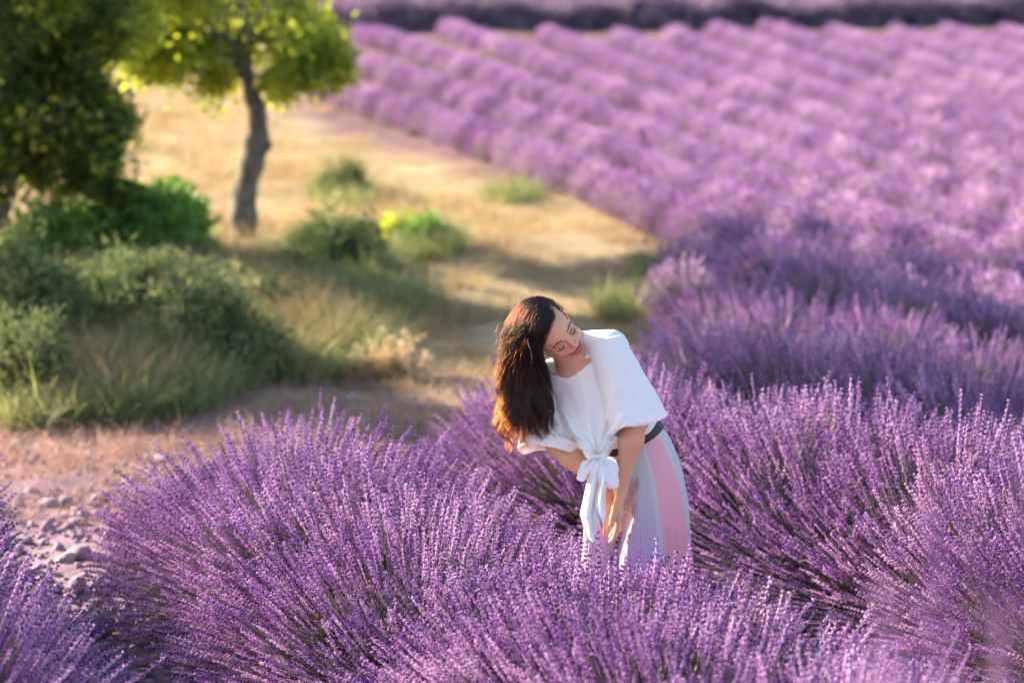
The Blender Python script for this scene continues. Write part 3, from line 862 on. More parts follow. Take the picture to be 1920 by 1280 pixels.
# ------------------------------------------------------------------ solid shapes from distance fields
class Field:
    def __init__(s, lo, hi, h):
        lo, hi = np.minimum(lo, hi), np.maximum(lo, hi)
        s.lo = np.array(lo, float); s.h = h
        s.n = np.ceil((np.array(hi) - s.lo) / h).astype(int) + 1
        s.a = np.full(s.n, 1.0, np.float32)
        s.ax = [(s.lo[i] + h * np.arange(s.n[i])).astype(np.float32) for i in range(3)]
    def block(s, lo, hi):
        i0 = np.clip(((np.array(lo) - s.lo) / s.h).astype(int), 0, s.n - 1)
        i1 = np.clip(((np.array(hi) - s.lo) / s.h).astype(int) + 2, 1, s.n)
        sl = tuple(slice(a, b) for a, b in zip(i0, i1))
        X, Y, Z = np.meshgrid(s.ax[0][sl[0]], s.ax[1][sl[1]], s.ax[2][sl[2]], indexing='ij')
        return sl, np.stack([X, Y, Z], -1)
    def op(s, lo, hi, fn, k=.01, mode='add'):
        sl, p = s.block(np.array(lo) - 2 * k - 2 * s.h, np.array(hi) + 2 * k + 2 * s.h)
        if p.size == 0: return
        d = fn(p).astype(np.float32); a = s.a[sl]
        if mode == 'sub': a_, d_ = -a, d
        else: a_, d_ = a, d
        if k > 0:
            hh = np.maximum(k - np.abs(a_ - d_), 0) / k
            r = np.minimum(a_, d_) - hh * hh * k * .25
        else: r = np.minimum(a_, d_)
        s.a[sl] = -r if mode == 'sub' else r
    def capsule(s, A, B, ra, rb, k=.01, mode='add'):
        A = np.array(A, float); B = np.array(B, float); m = max(ra, rb)
        def fn(p):
            ab = B - A; t = np.clip(((p - A) @ ab) / (ab @ ab), 0, 1)
            return np.linalg.norm(p - A - t[..., None] * ab, axis=-1) - (ra + (rb - ra) * t)
        s.op(np.minimum(A, B) - m, np.maximum(A, B) + m, fn, k, mode)
    def ellipsoid(s, c, axes, rad, k=.01, mode='add'):
        c = np.array(c, float); Q = np.array(axes, float); rad = np.array(rad, float)
        ext = np.sqrt(((Q * rad[:, None]) ** 2).sum(0))
        def fn(p):
            q = (p - c) @ Q.T
            k0 = np.linalg.norm(q / rad, axis=-1); k1 = np.linalg.norm(q / rad ** 2, axis=-1) + 1e-9
            return k0 * (k0 - 1) / k1
        s.op(c - ext, c + ext, fn, k, mode)
    def chain(s, pts, rads, k=.01, mode='add'):
        for i in range(len(pts) - 1): s.capsule(pts[i], pts[i + 1], rads[i], rads[i + 1], k, mode)
    def mesh(s):
        """surface nets"""
        a = s.a; g = a < 0
        cnt = np.zeros(np.array(a.shape) - 1, np.int8)
        cor = [(x, y, z) for x in (0, 1) for y in (0, 1) for z in (0, 1)]
        n0, n1, n2 = cnt.shape
        for x, y, z in cor: cnt += g[x:x + n0, y:y + n1, z:z + n2]
        act = (cnt > 0) & (cnt < 8)
        I = np.argwhere(act)
        ids = np.full(cnt.shape, -1, np.int32); ids[act] = np.arange(len(I))
        val = np.stack([a[I[:, 0] + c[0], I[:, 1] + c[1], I[:, 2] + c[2]] for c in cor], 1)
        acc = np.zeros((len(I), 3)); num = np.zeros(len(I))
        ca = np.array(cor, float)
        for i in range(8):
            for j in range(i + 1, 8):
                if np.abs(ca[i] - ca[j]).sum() != 1: continue
                m = (val[:, i] < 0) != (val[:, j] < 0)
                t = val[:, i] / (val[:, i] - val[:, j] + 1e-20)
                acc[m] += ca[i] + t[m, None] * (ca[j] - ca[i]); num[m] += 1
        v = s.lo + s.h * (I + acc / num[:, None])
        F = []
        for ax in range(3):
            sl0 = [slice(None)] * 3; sl1 = [slice(None)] * 3
            sl0[ax] = slice(0, -1); sl1[ax] = slice(1, None)
            g0 = g[tuple(sl0)]; g1 = g[tuple(sl1)]
            E = np.argwhere(g0 != g1)
            b, c = [(1, 2), (2, 0), (0, 1)][ax]
            ok = (E[:, b] > 0) & (E[:, c] > 0) & (E[:, b] < ids.shape[b]) & (E[:, c] < ids.shape[c])
            E = E[ok]
            db = np.zeros(3, int); db[b] = 1; dc = np.zeros(3, int); dc[c] = 1
            q = [E - db - dc, E - dc, E, E - db]
            f = np.stack([ids[t[:, 0], t[:, 1], t[:, 2]] for t in q], 1)
            neg = ~g0[E[:, 0], E[:, 1], E[:, 2]]
            f[neg] = f[neg][:, ::-1]
            F.append(f)
        f = np.concatenate(F)
        return v, f[(f >= 0).all(1)]

def relax(v, f, it=2, lam=.5):
    """Laplacian smoothing on quads"""
    for _ in range(it):
        acc = np.zeros_like(v); n = np.zeros(len(v))
        for i in range(4):
            a = f[:, i]; b = f[:, (i + 1) % 4]
            np.add.at(acc, a, v[b]); np.add.at(n, a, 1)
            np.add.at(acc, b, v[a]); np.add.at(n, b, 1)
        v = v + lam * (acc / np.maximum(n, 1)[:, None] - v)
    return v

def vnormals(v, f):
    fn = np.cross(v[f[:, 2]] - v[f[:, 0]], v[f[:, 3]] - v[f[:, 1]])
    n = np.zeros_like(v)
    for i in range(4): np.add.at(n, f[:, i], fn)
    return n / (np.linalg.norm(n, axis=1)[:, None] + 1e-12)

def color_attr(me, col, name='col'):
    a = me.color_attributes.new(name, 'FLOAT_COLOR', 'POINT')
    c = np.ones((len(me.vertices), 4), np.float32); c[:, :3] = col
    a.data.foreach_set('color', c.ravel())

def nrm(a): a = np.asarray(a, float); return a / np.linalg.norm(a)

# ------------------------------------------------------------------ materials of the woman
def attr_mat(name, rough=.5, spec=.4, transl=0, sss=0, bump=None, sheen=0, sssr=(1, .35, .2)):
    m, nt, b, out = mat(name)
    at = nt.nodes.new('ShaderNodeAttribute'); at.attribute_name = 'col'
    nt.links.new(at.outputs['Color'], b.inputs['Base Color'])
    b.inputs['Roughness'].default_value = rough; b.inputs['Specular IOR Level'].default_value = spec
    if sss:
        b.inputs['Subsurface Weight'].default_value = sss; b.inputs['Subsurface Radius'].default_value = sssr; b.inputs['Subsurface Scale'].default_value = .006
    if sheen: b.inputs['Sheen Weight'].default_value = sheen
    if bump:
        tc = nt.nodes.new('ShaderNodeTexCoord')
        n = nt.nodes.new('ShaderNodeTexNoise'); n.inputs['Scale'].default_value = bump[0]; n.inputs['Detail'].default_value = 4
        nt.links.new(tc.outputs['Object'], n.inputs['Vector'])
        bp = nt.nodes.new('ShaderNodeBump'); bp.inputs['Strength'].default_value = bump[1]; bp.inputs['Distance'].default_value = bump[2]
        nt.links.new(n.outputs['Fac'], bp.inputs['Height']); nt.links.new(bp.outputs[0], b.inputs['Normal'])
    if transl:
        tr = nt.nodes.new('ShaderNodeBsdfTranslucent'); nt.links.new(at.outputs['Color'], tr.inputs[0])
        ms = nt.nodes.new('ShaderNodeMixShader'); ms.inputs[0].default_value = transl
        nt.links.new(b.outputs[0], ms.inputs[1]); nt.links.new(tr.outputs[0], ms.inputs[2]); nt.links.new(ms.outputs[0], out.inputs[0])
    return m
M['skin'] = attr_mat('skin', .45, .4, 0, .25, (180, .15, .002))
M['cloth'] = attr_mat('white_cloth', .55, .35, .05, 0, (16, .25, .02), .1)
M['skirt'] = attr_mat('skirt_cloth', .5, .35, .18, 0, None, .2)
def hair_material():
    m = bpy.data.materials.new('dark_hair'); m.use_nodes = True; nt = m.node_tree; nt.nodes.clear()
    out = nt.nodes.new('ShaderNodeOutputMaterial'); h = nt.nodes.new('ShaderNodeBsdfHairPrincipled')
    h.parametrization = 'MELANIN'
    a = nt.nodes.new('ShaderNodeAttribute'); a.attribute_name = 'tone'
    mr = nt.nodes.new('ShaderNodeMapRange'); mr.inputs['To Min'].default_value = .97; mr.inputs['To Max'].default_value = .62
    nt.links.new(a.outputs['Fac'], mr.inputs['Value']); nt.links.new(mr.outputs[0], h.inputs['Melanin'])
    h.inputs['Melanin Redness'].default_value = .75
    h.inputs['Roughness'].default_value = .28
    if 'Radial Roughness' in h.inputs: h.inputs['Radial Roughness'].default_value = .45
    nt.links.new(h.outputs[0], out.inputs['Surface'])
    return m
M['hair'] = hair_material()
m_, nt_, b_, _o = mat('hair_base'); b_.inputs['Base Color'].default_value = (.018, .009, .006, 1); b_.inputs['Roughness'].default_value = .7; b_.inputs['Specular IOR Level'].default_value = .1; M['hairbase'] = m_
m_, nt_, b_, _o = mat('black_belt'); b_.inputs['Base Color'].default_value = (.012, .012, .014, 1); b_.inputs['Roughness'].default_value = .55; M['belt'] = m_
m_, nt_, b_, _o = mat('teeth'); b_.inputs['Base Color'].default_value = (.8, .78, .72, 1); b_.inputs['Roughness'].default_value = .3; M['teeth'] = m_

# ------------------------------------------------------------------ pose
Fv, Uv, Xv = _F, _U, np.array([1., 0, 0])
HEAD = P(1033, 621, 7.86)
th_ = R(43)
hu = nrm(-.734 * math.cos(th_) * Xv + .679 * math.cos(th_) * Uv - math.sin(th_) * Fv)   # up of the head
hn = nrm(.734 * math.sin(th_) * Xv - .679 * math.sin(th_) * Uv - math.cos(th_) * Fv)    # where the face points
hr = np.cross(hu, hn)                                                                    # her left
yaw_ = R(11); hn, hr = hn * math.cos(yaw_) + hr * math.sin(yaw_), hr * math.cos(yaw_) - hn * math.sin(yaw_)
HS = .97
def Hp(x, y, z): return HEAD + HS * (x * hr + y * hn + z * hu)
def Hloc(p): q = (np.asarray(p) - HEAD) / HS; return np.stack([q @ hr, q @ hn, q @ hu], -1)
HAX = np.stack([hr, hn, hu])

NECK = P(1077, 668, 7.94); WAIST = P(1183, 822, 8.08)
tt = nrm(NECK - WAIST); TL = np.linalg.norm(NECK - WAIST)
cn = np.array([-.255, -.81, -.53]); cn = nrm(cn - (cn @ tt) * tt)
sv = np.cross(tt, cn)
def Tp(a, b, c): return WAIST + a * sv + b * cn + c * TL * tt
LSH = P(1146, 652, 7.88); RSH = P(1006, 712, 8.02)
LEL = P(1192, 788, 7.86); REL = P(1046, 835, 8.00)
LWR = P(1163, 915, 7.885); RWR = P(1131, 908, 7.92)
PROOT = np.array([.45, 8.10, float(height(.45, 8.10))])

woman = empty('person', tuple(PROOT))
tag(woman, 'woman in a white tied blouse and long pastel pleated skirt bending over the lavender', 'person')
def wobj(name, v, f, mats, parent=None, smooth=True, mi=None):
    par = parent or woman
    org = PROOT if parent is None else np.array(parent['org'])
    me = mesh_np(name, np.asarray(v) - org * 1.0, f, mats, smooth, mi)
    o = obj(name, me, par)
    return o

# ------------------------------------------------------------------ body
def hand(fd, wrist, d, b, thumb, curls, spread, k=.006, tsp=.55):
    d = nrm(d); b = nrm(b - (b @ d) * d); x = nrm(np.cross(b, d)) * thumb     # x: towards the thumb
    kn = [wrist + d * L_ + x * o for L_, o in ((.086, .029), (.090, .010), (.085, -.010), (.077, -.028))]
    fd.capsule(wrist - d * .02, wrist + d * .012, .021, .022, .012)
    for i, q in enumerate(kn): fd.capsule(wrist + d * .012 + x * (.014 - .009 * i), q, .0135, .0115, .012)
    tips = []
    for i, (q, ls) in enumerate(zip(kn, ((.040, .024, .019), (.044, .027, .020), (.041, .025, .019), (.032, .019, .017)))):
        dd = nrm(d + x * spread[i]); p = q; r = (.0088, .0088, .0083, .0075)[i]
        for j, l in enumerate(ls):
            a = R(curls[i] * (1, 1.2, .8)[j])
            dd = nrm(dd * math.cos(a) - b * math.sin(a))
            p2 = p + dd * l; fd.capsule(p, p2, r, r * .9, .003); p = p2; r *= .9
        tips.append((p, dd, b))
    t0 = wrist + d * .022 + x * .018; td = nrm(d * .75 + x * tsp - b * .25)
    p1 = t0 + td * .04; td2 = nrm(td + d * .35); p2 = p1 + td2 * .032; p3 = p2 + nrm(td2 + d * .2) * .024
    fd.chain([t0, p1, p2, p3], [.016, .0115, .010, .0085], .006)
    return tips

def build_body():
    pts = [HEAD, LSH, RSH, LEL, REL, LWR, RWR, WAIST, NECK, P(1130, 1030, 7.8), P(960, 560, 7.8)]
    lo = np.min(pts, axis=0) - .13; hi = np.max(pts, axis=0) + .13
    lo[2] = P(1140, 1045, 7.85)[2]
    fd = Field(lo, hi, .0021)
    E = lambda c, r, k=.01, mode='add': fd.ellipsoid(Hp(*c), HAX, np.array(r) * HS, k, mode)
    Cc = lambda a, b, ra, rb, k=.006, mode='add': fd.capsule(Hp(*a), Hp(*b), ra * HS, rb * HS, k, mode)
    # torso under the clothes
    fd.ellipsoid(Tp(0, -.01, .62), [sv, cn, tt], [.118, .078, .16], .02)
    fd.capsule(NECK - tt * .045 + sv * .0, LSH, .040, .042, .03)
    fd.capsule(Hp(.02, -.03, -.05), P(1094, 662, 7.985), .046, .062, .03)
    fd.capsule(NECK - tt * .045, RSH, .040, .042, .03)
    fd.ellipsoid(Tp(0, .02, .86), [sv, cn, tt], [.085, .062, .07], .03)
    fd.capsule(Tp(0, 0, .5), WAIST - tt * .04, .085, .09, .04)
    # collar bones
    fd.capsule(Tp(.012, .074, .955), Tp(.10, .045, 1.0), .006, .007, .02)
    fd.capsule(Tp(-.012, .074, .955), Tp(-.10, .045, 1.0), .006, .007, .02)
    # neck
    fd.capsule(Hp(0, -.022, -.045), NECK - tt * .03 + cn * .004, .050, .056, .025)
    fd.capsule(Hp(.035, .0, -.055), Tp(.012, .062, .95), .011, .008, .012)
    # head
    E((0, -.012, .035), (.072, .094, .080))
    E((0, .012, -.025), (.058, .072, .080), .02)
    E((0, .030, .045), (.056, .058, .046), .02)
    E((0, .060, -.095), (.021, .020, .018), .03)
    for s in (-1, 1):
        Cc((s * .052, -.005, -.045), (s * .018, .058, -.098), .016, .014, .022)
        E((s * .036, .055, -.034), (.022, .022, .020), .018)
        Cc((s * .012, .082, .019), (s * .044, .070, .017), .007, .006, .012)
        E((s * .032, .097, -.001), (.015, .013, .011), .012, 'sub')
        E((s * .031, .0705, -.002), (.0145, .0145, .0125), .003)
    Cc((0, .080, .010), (0, .101, -.028), .0070, .0085, .008)
    E((0, .099, -.030), (.010, .0095, .008), .006)
    for s in (-1, 1):
        E((s * .0115, .091, -.035), (.0065, .008, .0055), .005)
        E((s * .007, .097, -.043), (.004, .005, .003), .003, 'sub')
    E((0, .070, -.066), (.030, .020, .020), .016)
    # lips: a smile, corners drawn up and back
    up = [(-.029, .073, -.058), (-.016, .087, -.0625), (-.004, .093, -.0605), (.004, .093, -.0605), (.016, .087, -.0625), (.029, .073, -.058)]
    low = [(-.027, .073, -.060), (-.014, .086, -.0725), (0, .090, -.0765), (.014, .086, -.0725), (.027, .073, -.060)]
    for q in range(5): Cc(up[q], up[q + 1], (.002, .0035, .004, .0035, .003)[q], (.0035, .004, .004, .003, .002)[q], .003)
    for q in range(4): Cc(low[q], low[q + 1], (.002, .004, .0048, .004)[q], (.004, .0048, .004, .002)[q], .003)
    for q in ((-.021, .021),): fd.capsule(Hp(-.020, .089, -.0650), Hp(0, .098, -.0685), .0022, .0036, .001, 'sub'); fd.capsule(Hp(0, .098, -.0685), Hp(.020, .089, -.0650), .0036, .0022, .001, 'sub')
    for s in (-1, 1):   # ears
        E((s * .073, -.008, -.010), (.007, .017, .030), .006)
        E((s * .079, -.004, -.008), (.004, .009, .017), .004, 'sub')
    # arms
    fd.capsule(LSH, LSH + (LEL - LSH) * .3, .046, .046, .02); fd.capsule(LSH + (LEL - LSH) * .3, LEL, .045, .038, .02)
    fd.capsule(LEL, LEL + (LWR - LEL) * .3, .0385, .0385, .02); fd.capsule(LEL + (LWR - LEL) * .3, LWR, .038, .0225, .02)
    fd.capsule(RSH, REL, .045, .037, .02)
    fd.capsule(REL, REL + (RWR - REL) * .3, .037, .037, .02); fd.capsule(REL + (RWR - REL) * .3, RWR, .036, .0225, .02)
    # right hand: its back seen from the front, fingers pointing down
    t1 = hand(fd, RWR, P(1145, 990, 7.93) - RWR, -Fv + .15 * Xv, 1, (9, 12, 12, 6), (.02, .02, -.08, -.42))
    # left hand: nearly edge on
    t2 = hand(fd, LWR, P(1161, 985, 7.90) - LWR, nrm(Xv * 1.0 - Fv * .10), -1, (7, 10, 12, 14), (.02, 0, 0, -.02), tsp=.22)
    v, f = fd.mesh()
    v = relax(v, f, 2, .4)
    L = Hloc(v)
    # colours: skin, lips, flushed cheeks, eye shadow
    n = fbm(v, 18, 3)
    col = np.array([.70, .385, .24]) * (1 + .06 * n[:, None])
    hd = np.exp(-((L[:, 0]) ** 2 + (L[:, 1] - .05) ** 2 + (L[:, 2] + .02) ** 2) / .09 ** 2)
    def blob(c, r, tgt, amt):
        nonlocal col
        w_ = np.exp(-((((L - np.array(c)) / np.array(r)) ** 2).sum(1)) ** 2) * amt
        col = col * (1 - w_[:, None]) + np.array(tgt) * w_[:, None]
    for s in (-1, 1):
        blob((s * .040, .065, -.030), (.022, .03, .020), (.60, .24, .19), .55)
        blob((s * .032, .085, .004), (.017, .03, .010), (.26, .15, .13), .65)
    blob((0, .105, -.034), (.012, .02, .010), (.58, .29, .21), .4)
    def seg(a, b, r, tgt):
        nonlocal col
        a = np.array(a); b = np.array(b); ab = b - a
        t = np.clip(((L - a) @ ab) / (ab @ ab), 0, 1)
        d = np.linalg.norm(L - a - t[:, None] * ab, axis=1)
        w_ = np.clip((r * 1.25 - d) / (.4 * r), 0, 1)
        col = col * (1 - w_[:, None]) + np.array(tgt) * w_[:, None]
    for q in range(5): seg(up[q], up[q + 1], .0052, (.38, .11, .10))
    for q in range(4): seg(low[q], low[q + 1], .0062, (.44, .13, .12))
    o = wobj('body', v, f, [M['skin']])
    color_attr(o.data, col)
    # teeth, brows, lashes, nails
    tp = [np.array([x, .0895 - 18 * x * x * .9, -.0672 + 5 * x * x * .9]) for x in np.linspace(-.017, .017, 9)]
    mb = MB(); mb.tube([Hp(*p) - PROOT for p in tp], .0024, 6); obj('teeth', mb.mesh('teeth', [M['teeth']]), woman)
    for s in (-1, 1):
        mb = MB(); g = np.random.default_rng(5)
        for k in range(46):          # brow hairs
            t = k / 45; x = s * (.013 + .036 * t); z = .0185 + .0075 * math.sin(min(1, t * 1.35) * 2.2) - .004 * t; y = .0905 - .30 * (abs(x) - .01) ** 1.0 * 1.0 - 3.0 * max(0, abs(x) - .035) ** 1.5
            for q in range(2):
                a = np.array([x, y + .0, z + g.normal(0, .0009)])
                b = a + np.array([s * .0065, -.0008 - .002 * t, (.003 * (1 - t) - .0015 * t)])
                a_ = Hp(*a); b_ = Hp(*b); mb.tube([a_ - PROOT, (a_ + b_) / 2 + hn * .0006 - PROOT, b_ - PROOT], [.0006, .0007, .0002], 3)
        obj('eyebrow', mb.mesh('eyebrow', [M['hairbase']]), woman)
        mb = MB()
        line = []
        for k in range(15):
            t = k / 14; x = s * (.0185 + .0265 * t); dx = abs(x) - .0315
            z = -.0085 + 26 * dx * dx - .001; rr = .0150
            yy = .0705 + math.sqrt(max(1e-6, rr ** 2 - dx ** 2 - (z + .002) ** 2 * 1.2))
            line.append(np.array([x, yy, z]))
        mb.tube([Hp(*p) - PROOT for p in line], [.0006] + [.0013] * 13 + [.0005], 5)
        for k in range(2, 15):
            p = line[k]; d = np.array([s * (.001 + .003 * k / 14), .004, -.0040])
            a_ = Hp(*p); b_ = Hp(*(p + d)); mid = Hp(*(p + d * .55 + np.array([0, 0, -.0012])))
            mb.tube([a_ - PROOT, mid - PROOT, b_ - PROOT], [.0006, .0005, .0002], 3)
        obj('eyelashes', mb.mesh('eyelashes', [M['hairbase']]), woman)
    nm, nnt, nb, _ = mat('nail'); nb.inputs['Base Color'].default_value = (.75, .45, .40, 1); nb.inputs['Roughness'].default_value = .25
    for p, d, b in t1 + t2:
        side = np.cross(d, b); c = p + b * .0052 + d * .001 - PROOT
        v_ = [c - d * .005 - side * .0042, c - d * .005 + side * .0042, c + d * .004 + side * .0038 - b * .0008, c + d * .0062 - b * .0016, c + d * .004 - side * .0038 - b * .0008, c - d * .001 + b * .0012]
        mb = MB(); mb.add(v_, [[0, 1, 5], [1, 2, 5], [2, 3, 5], [3, 4, 5], [4, 0, 5]]); obj('fingernail', mb.mesh('fingernail', [nm]), woman)
build_body()

# ------------------------------------------------------------------ blouse
KNOT = P(1119, 852, 7.865)
def build_blouse():
    lo = np.min([P(955, 880, 8.2), P(955, 600, 7.7), WAIST], axis=0) - .08
    hi = np.max([P(1260, 600, 8.2), P(1250, 880, 7.7)], axis=0) + .1
    fd = Field(lo, hi, .0026)
    ts = np.array([.10, .12, .3, .55, .75, .9, 1.0]); aa = np.array([.128, .128, .135, .150, .155, .135, .09]); bb = np.array([.100, .102, .108, .118, .105, .088, .070])
    def torso(p):
        q = p - WAIST; c = (q @ tt) / TL; cc = np.clip(c, .10, 1.0)
        a = np.interp(cc, ts, aa); b = np.interp(cc, ts, bb)
        x = q @ sv; y = q @ cn; ex = (c - cc) * TL
        r = np.sqrt((x / a) ** 2 + (y / b) ** 2)
        dd = (r - 1) * np.minimum(a, b)
        return np.where(np.abs(ex) > 0, np.sqrt(np.maximum(dd, 0) ** 2 + ex ** 2) + np.minimum(dd, 0) * 0, dd)
    fd.op(Tp(0, 0, .5) - .27, Tp(0, 0, .5) + .27, torso, .02)
    fd.capsule(P(1102, 664, 7.985), LSH + (LSH - NECK) * .02, .078, .058, .03)
    fd.capsule(NECK - tt * .045, RSH, .052, .056, .03)
    for s in (-1, 1): fd.ellipsoid(Tp(s * .068, .072, .56), [sv, cn, tt], [.062, .058, .065], .05)
    # the front gathered into the knot
    fd.capsule(Tp(-.02, .06, .48), KNOT + Uv * .01, .095, .022, .05)
    fd.capsule(Tp(.05, .06, .40), KNOT + Uv * .01, .075, .02, .05)
    fd.capsule(Tp(-.09, .02, .50), KNOT + Uv * .012 - Xv * .01, .07, .018, .05)
    # cut off below the hem line of the body
    # neck opening
    ax = nrm(cn * .80 + tt * .60); Q = P(1052, 664, 7.86)
    def tube_cut(p):
        q = p - Q; h_ = q @ ax; rad = q - h_[..., None] * ax
        x = rad @ sv; y = rad @ np.cross(ax, sv)
        r = np.sqrt((x / .077) ** 2 + (y / .073) ** 2)
        return np.maximum((r - 1) * .08, -(h_ + .055))
    fd.op(Q - .16, Q + .16, tube_cut, .004, 'sub')
    # sleeves: flared tubes, open at the hem
    def sleeve(A, B, ra, rb, hemn, wave, flat=1.0):
        A = np.array(A); B = np.array(B); ab = B - A; L_ = np.linalg.norm(ab); d = ab / L_
        hemn = nrm(hemn)
        e1 = nrm(Xv - (Xv @ d) * d); e2 = np.cross(d, e1)
        def outer(p, off=0.0):
            q = p - A; h_ = q @ d; t = np.clip(h_ / L_, 0, 1.3)
            x = q @ e1; y = q @ e2; an = np.arctan2(y, x)
            r = np.sqrt(x * x + (y / flat) ** 2)
            R_ = ra + (rb - ra) * t ** .9 + wave * t * np.sin(3 * an + 1.0) + .35 * wave * t * np.sin(7 * an)
            side = (r - R_ + off) * .93
            hem = (p - B) @ hemn - .012 * np.sin(2 * an + .5)
            top = -h_ - ra * .4
            return np.maximum(np.maximum(side, hem - (0.05 if off else 0)), top if not off else top + .08)
        m = max(ra, rb) + .05
        fd.op(np.minimum(A, B) - m, np.maximum(A, B) + m, outer, .004)
        fd.op(np.minimum(A, B) - m, np.maximum(A, B) + m, lambda p: np.maximum(outer(p, .006), -((p - A) @ d) + L_ * .45), .002, 'sub')
    sleeve(P(1140, 652, 7.87), P(1196, 797, 7.85), .062, .096, P(1220, 853, 7.85) - P(1196, 797, 7.85), .007, .98)
    sleeve(P(1010, 715, 8.02), P(1026, 842, 8.00), .060, .102, P(1026, 900, 7.99) - P(1026, 842, 8.00), .008, .85)
    v, f = fd.mesh()
    v = relax(v, f, 3, .5)
    n = vnormals(v, f)
    # folds radiating from the knot and hanging from the shoulder
    q = v - KNOT; x = q @ Xv; z = q @ Uv; an = np.arctan2(x, z); dist = np.sqrt(x * x + z * z)
    fall = np.exp(-((dist - .06) / .12) ** 2) * (np.abs(an) < 1.3)
    fold = .0062 * np.sin(15 * an + 2.2 * fbm(v, 7, 2)) * fall
    a2 = (v - NECK) @ Xv
    fold += .0042 * np.sin(a2 * 62 + 2.5 * fbm(v, 5, 2)) * np.clip((NECK[2] - v[:, 2]) / .1, 0, 1) * np.clip(1 - dist / .5, 0, 1)
    fold += .0035 * fbm(v, 10, 3)
    rg = 1 - np.abs(np.sin(5.5 * an + 1.4 * fbm(v * [1, 1, .5], 6, 2) + .8))
    fold += .0085 * (rg ** 2.2) * np.clip(1 - dist / .42, 0, 1) ** .7 * np.clip(dist / .08, 0, 1) * (np.abs(an) < 1.25)
    v = v + n * fold[:, None]
    o = wobj('blouse', v, f, [M['cloth']])
    color_attr(o.data, np.array([.94, .93, .915]))
    o['label'] = 'white blouse with wide half sleeves'
    o['org'] = list(map(float, PROOT))
    # neckline piping
    t = np.linspace(0, 2 * math.pi, 60)
    return o
blouse = build_blouse()
def build_bow():
    K0 = KNOT
    mb = MB()
    fd = Field(K0 + [-.14, -.10, -.16], K0 + [.14, .10, .07], .0023)
    K = KNOT
    # knot
    fd.ellipsoid(K, [Xv, -Fv, Uv], [.020, .020, .017], .006)
    fd.capsule(K + Uv * .015 - Xv * .012, K - Uv * .018 + Xv * .010 - Fv * .012, .011, .012, .005)
    # loops
    def loop(c, e1, e2, r1, r2, th):
        e1 = nrm(e1); e2 = nrm(e2 - (e2 @ e1) * e1); e3 = np.cross(e1, e2)
        fd.ellipsoid(c, [e1, e2, e3], [r1, r2, th], .010)
    loop(P(1138, 886, 7.825), P(1146, 912, 7.825) - K, Xv, .058, .038, .016)
    loop(P(1098, 880, 7.835), P(1080, 900, 7.835) - K, Uv, .048, .022, .011)
    loop(P(1120, 884, 7.825), -Uv, Xv, .042, .026, .012)
    v, f = fd.mesh(); v = relax(v, f, 2, .5); n = vnormals(v, f)
    q = v - K; an = np.arctan2(q @ Xv, -(q @ Uv))
    v = v + n * (.0055 * (1 - 2 * np.abs(np.sin(5 * an + 1.6 * fbm(v, 10, 2)))) + .0035 * fbm(v, 20, 2))[:, None]
    org = PROOT
    bow = wobj('bow', v, f, [M['cloth']]); color_attr(bow.data, np.array([.93, .92, .91])); bow['org'] = list(map(float, PROOT))
    # two hanging tails, wavy sheets with thickness
    def tail(rows, name, seed):
        ny = 60; nx = 22; rows = np.array(rows, float)
        ss = np.linspace(0, 1, ny); src = np.linspace(0, 1, len(rows))
        g = np.random.default_rng(seed); ph = g.uniform(0, 6)
        front = []
        for j, s in enumerate(ss):
            y = np.interp(s, src, rows[:, 0]); l = np.interp(s, src, rows[:, 1]); r_ = np.interp(s, src, rows[:, 2]); d0 = np.interp(s, src, rows[:, 3])
            for i in range(nx):
                t = i / (nx - 1)
                dep = d0 + .011 * math.sin(t * 9 + ph + 1.5 * math.sin(s * 4)) * (.4 + s) + .02 * (t - .5) ** 2
                front.append(P(l + (r_ - l) * t + 1.5 * math.sin(s * 11 + 2 * t + ph), y + 5 * math.sin(t * 6 + ph) * s, dep))
        front = np.array(front); back = front + Fv * .003
        V = np.concatenate([front, back]); N = nx * ny; F = []
        for j in range(ny - 1):
            for i in range(nx - 1):
                a = j * nx + i; F.append([a, a + 1, a + nx + 1, a + nx][::-1]); F.append([N + a, N + a + 1, N + a + nx + 1, N + a + nx])
        rim = [i for i in range(nx)] + [j * nx + nx - 1 for j in range(1, ny)] + [N - 1 - i for i in range(1, nx)] + [j * nx for j in range(ny - 2, 0, -1)]
        for a, b in zip(rim, rim[1:] + rim[:1]): F.append([a, b, N + b, N + a])
        me = mesh_np(name, V - PROOT, F, [M['cloth']]); o = obj(name, me, woman); color_attr(me, np.array([.93, .92, .91]))
    tail([(868, 1108, 1132, 7.830), (900, 1100, 1140, 7.817), (940, 1094, 1134, 7.810), (965, 1088, 1128, 7.805), (985, 1092, 1121, 7.805), (1005, 1098, 1119, 7.805), (1018, 1108, 1118, 7.805)], 'bow_tail', 3)
    tail([(872, 1118, 1138, 7.813), (900, 1122, 1140, 7.795), (930, 1119, 1137, 7.791), (960, 1116, 1135, 7.790), (980, 1122, 1135, 7.790), (990, 1128, 1134, 7.790)], 'bow_tail', 9)
build_bow()

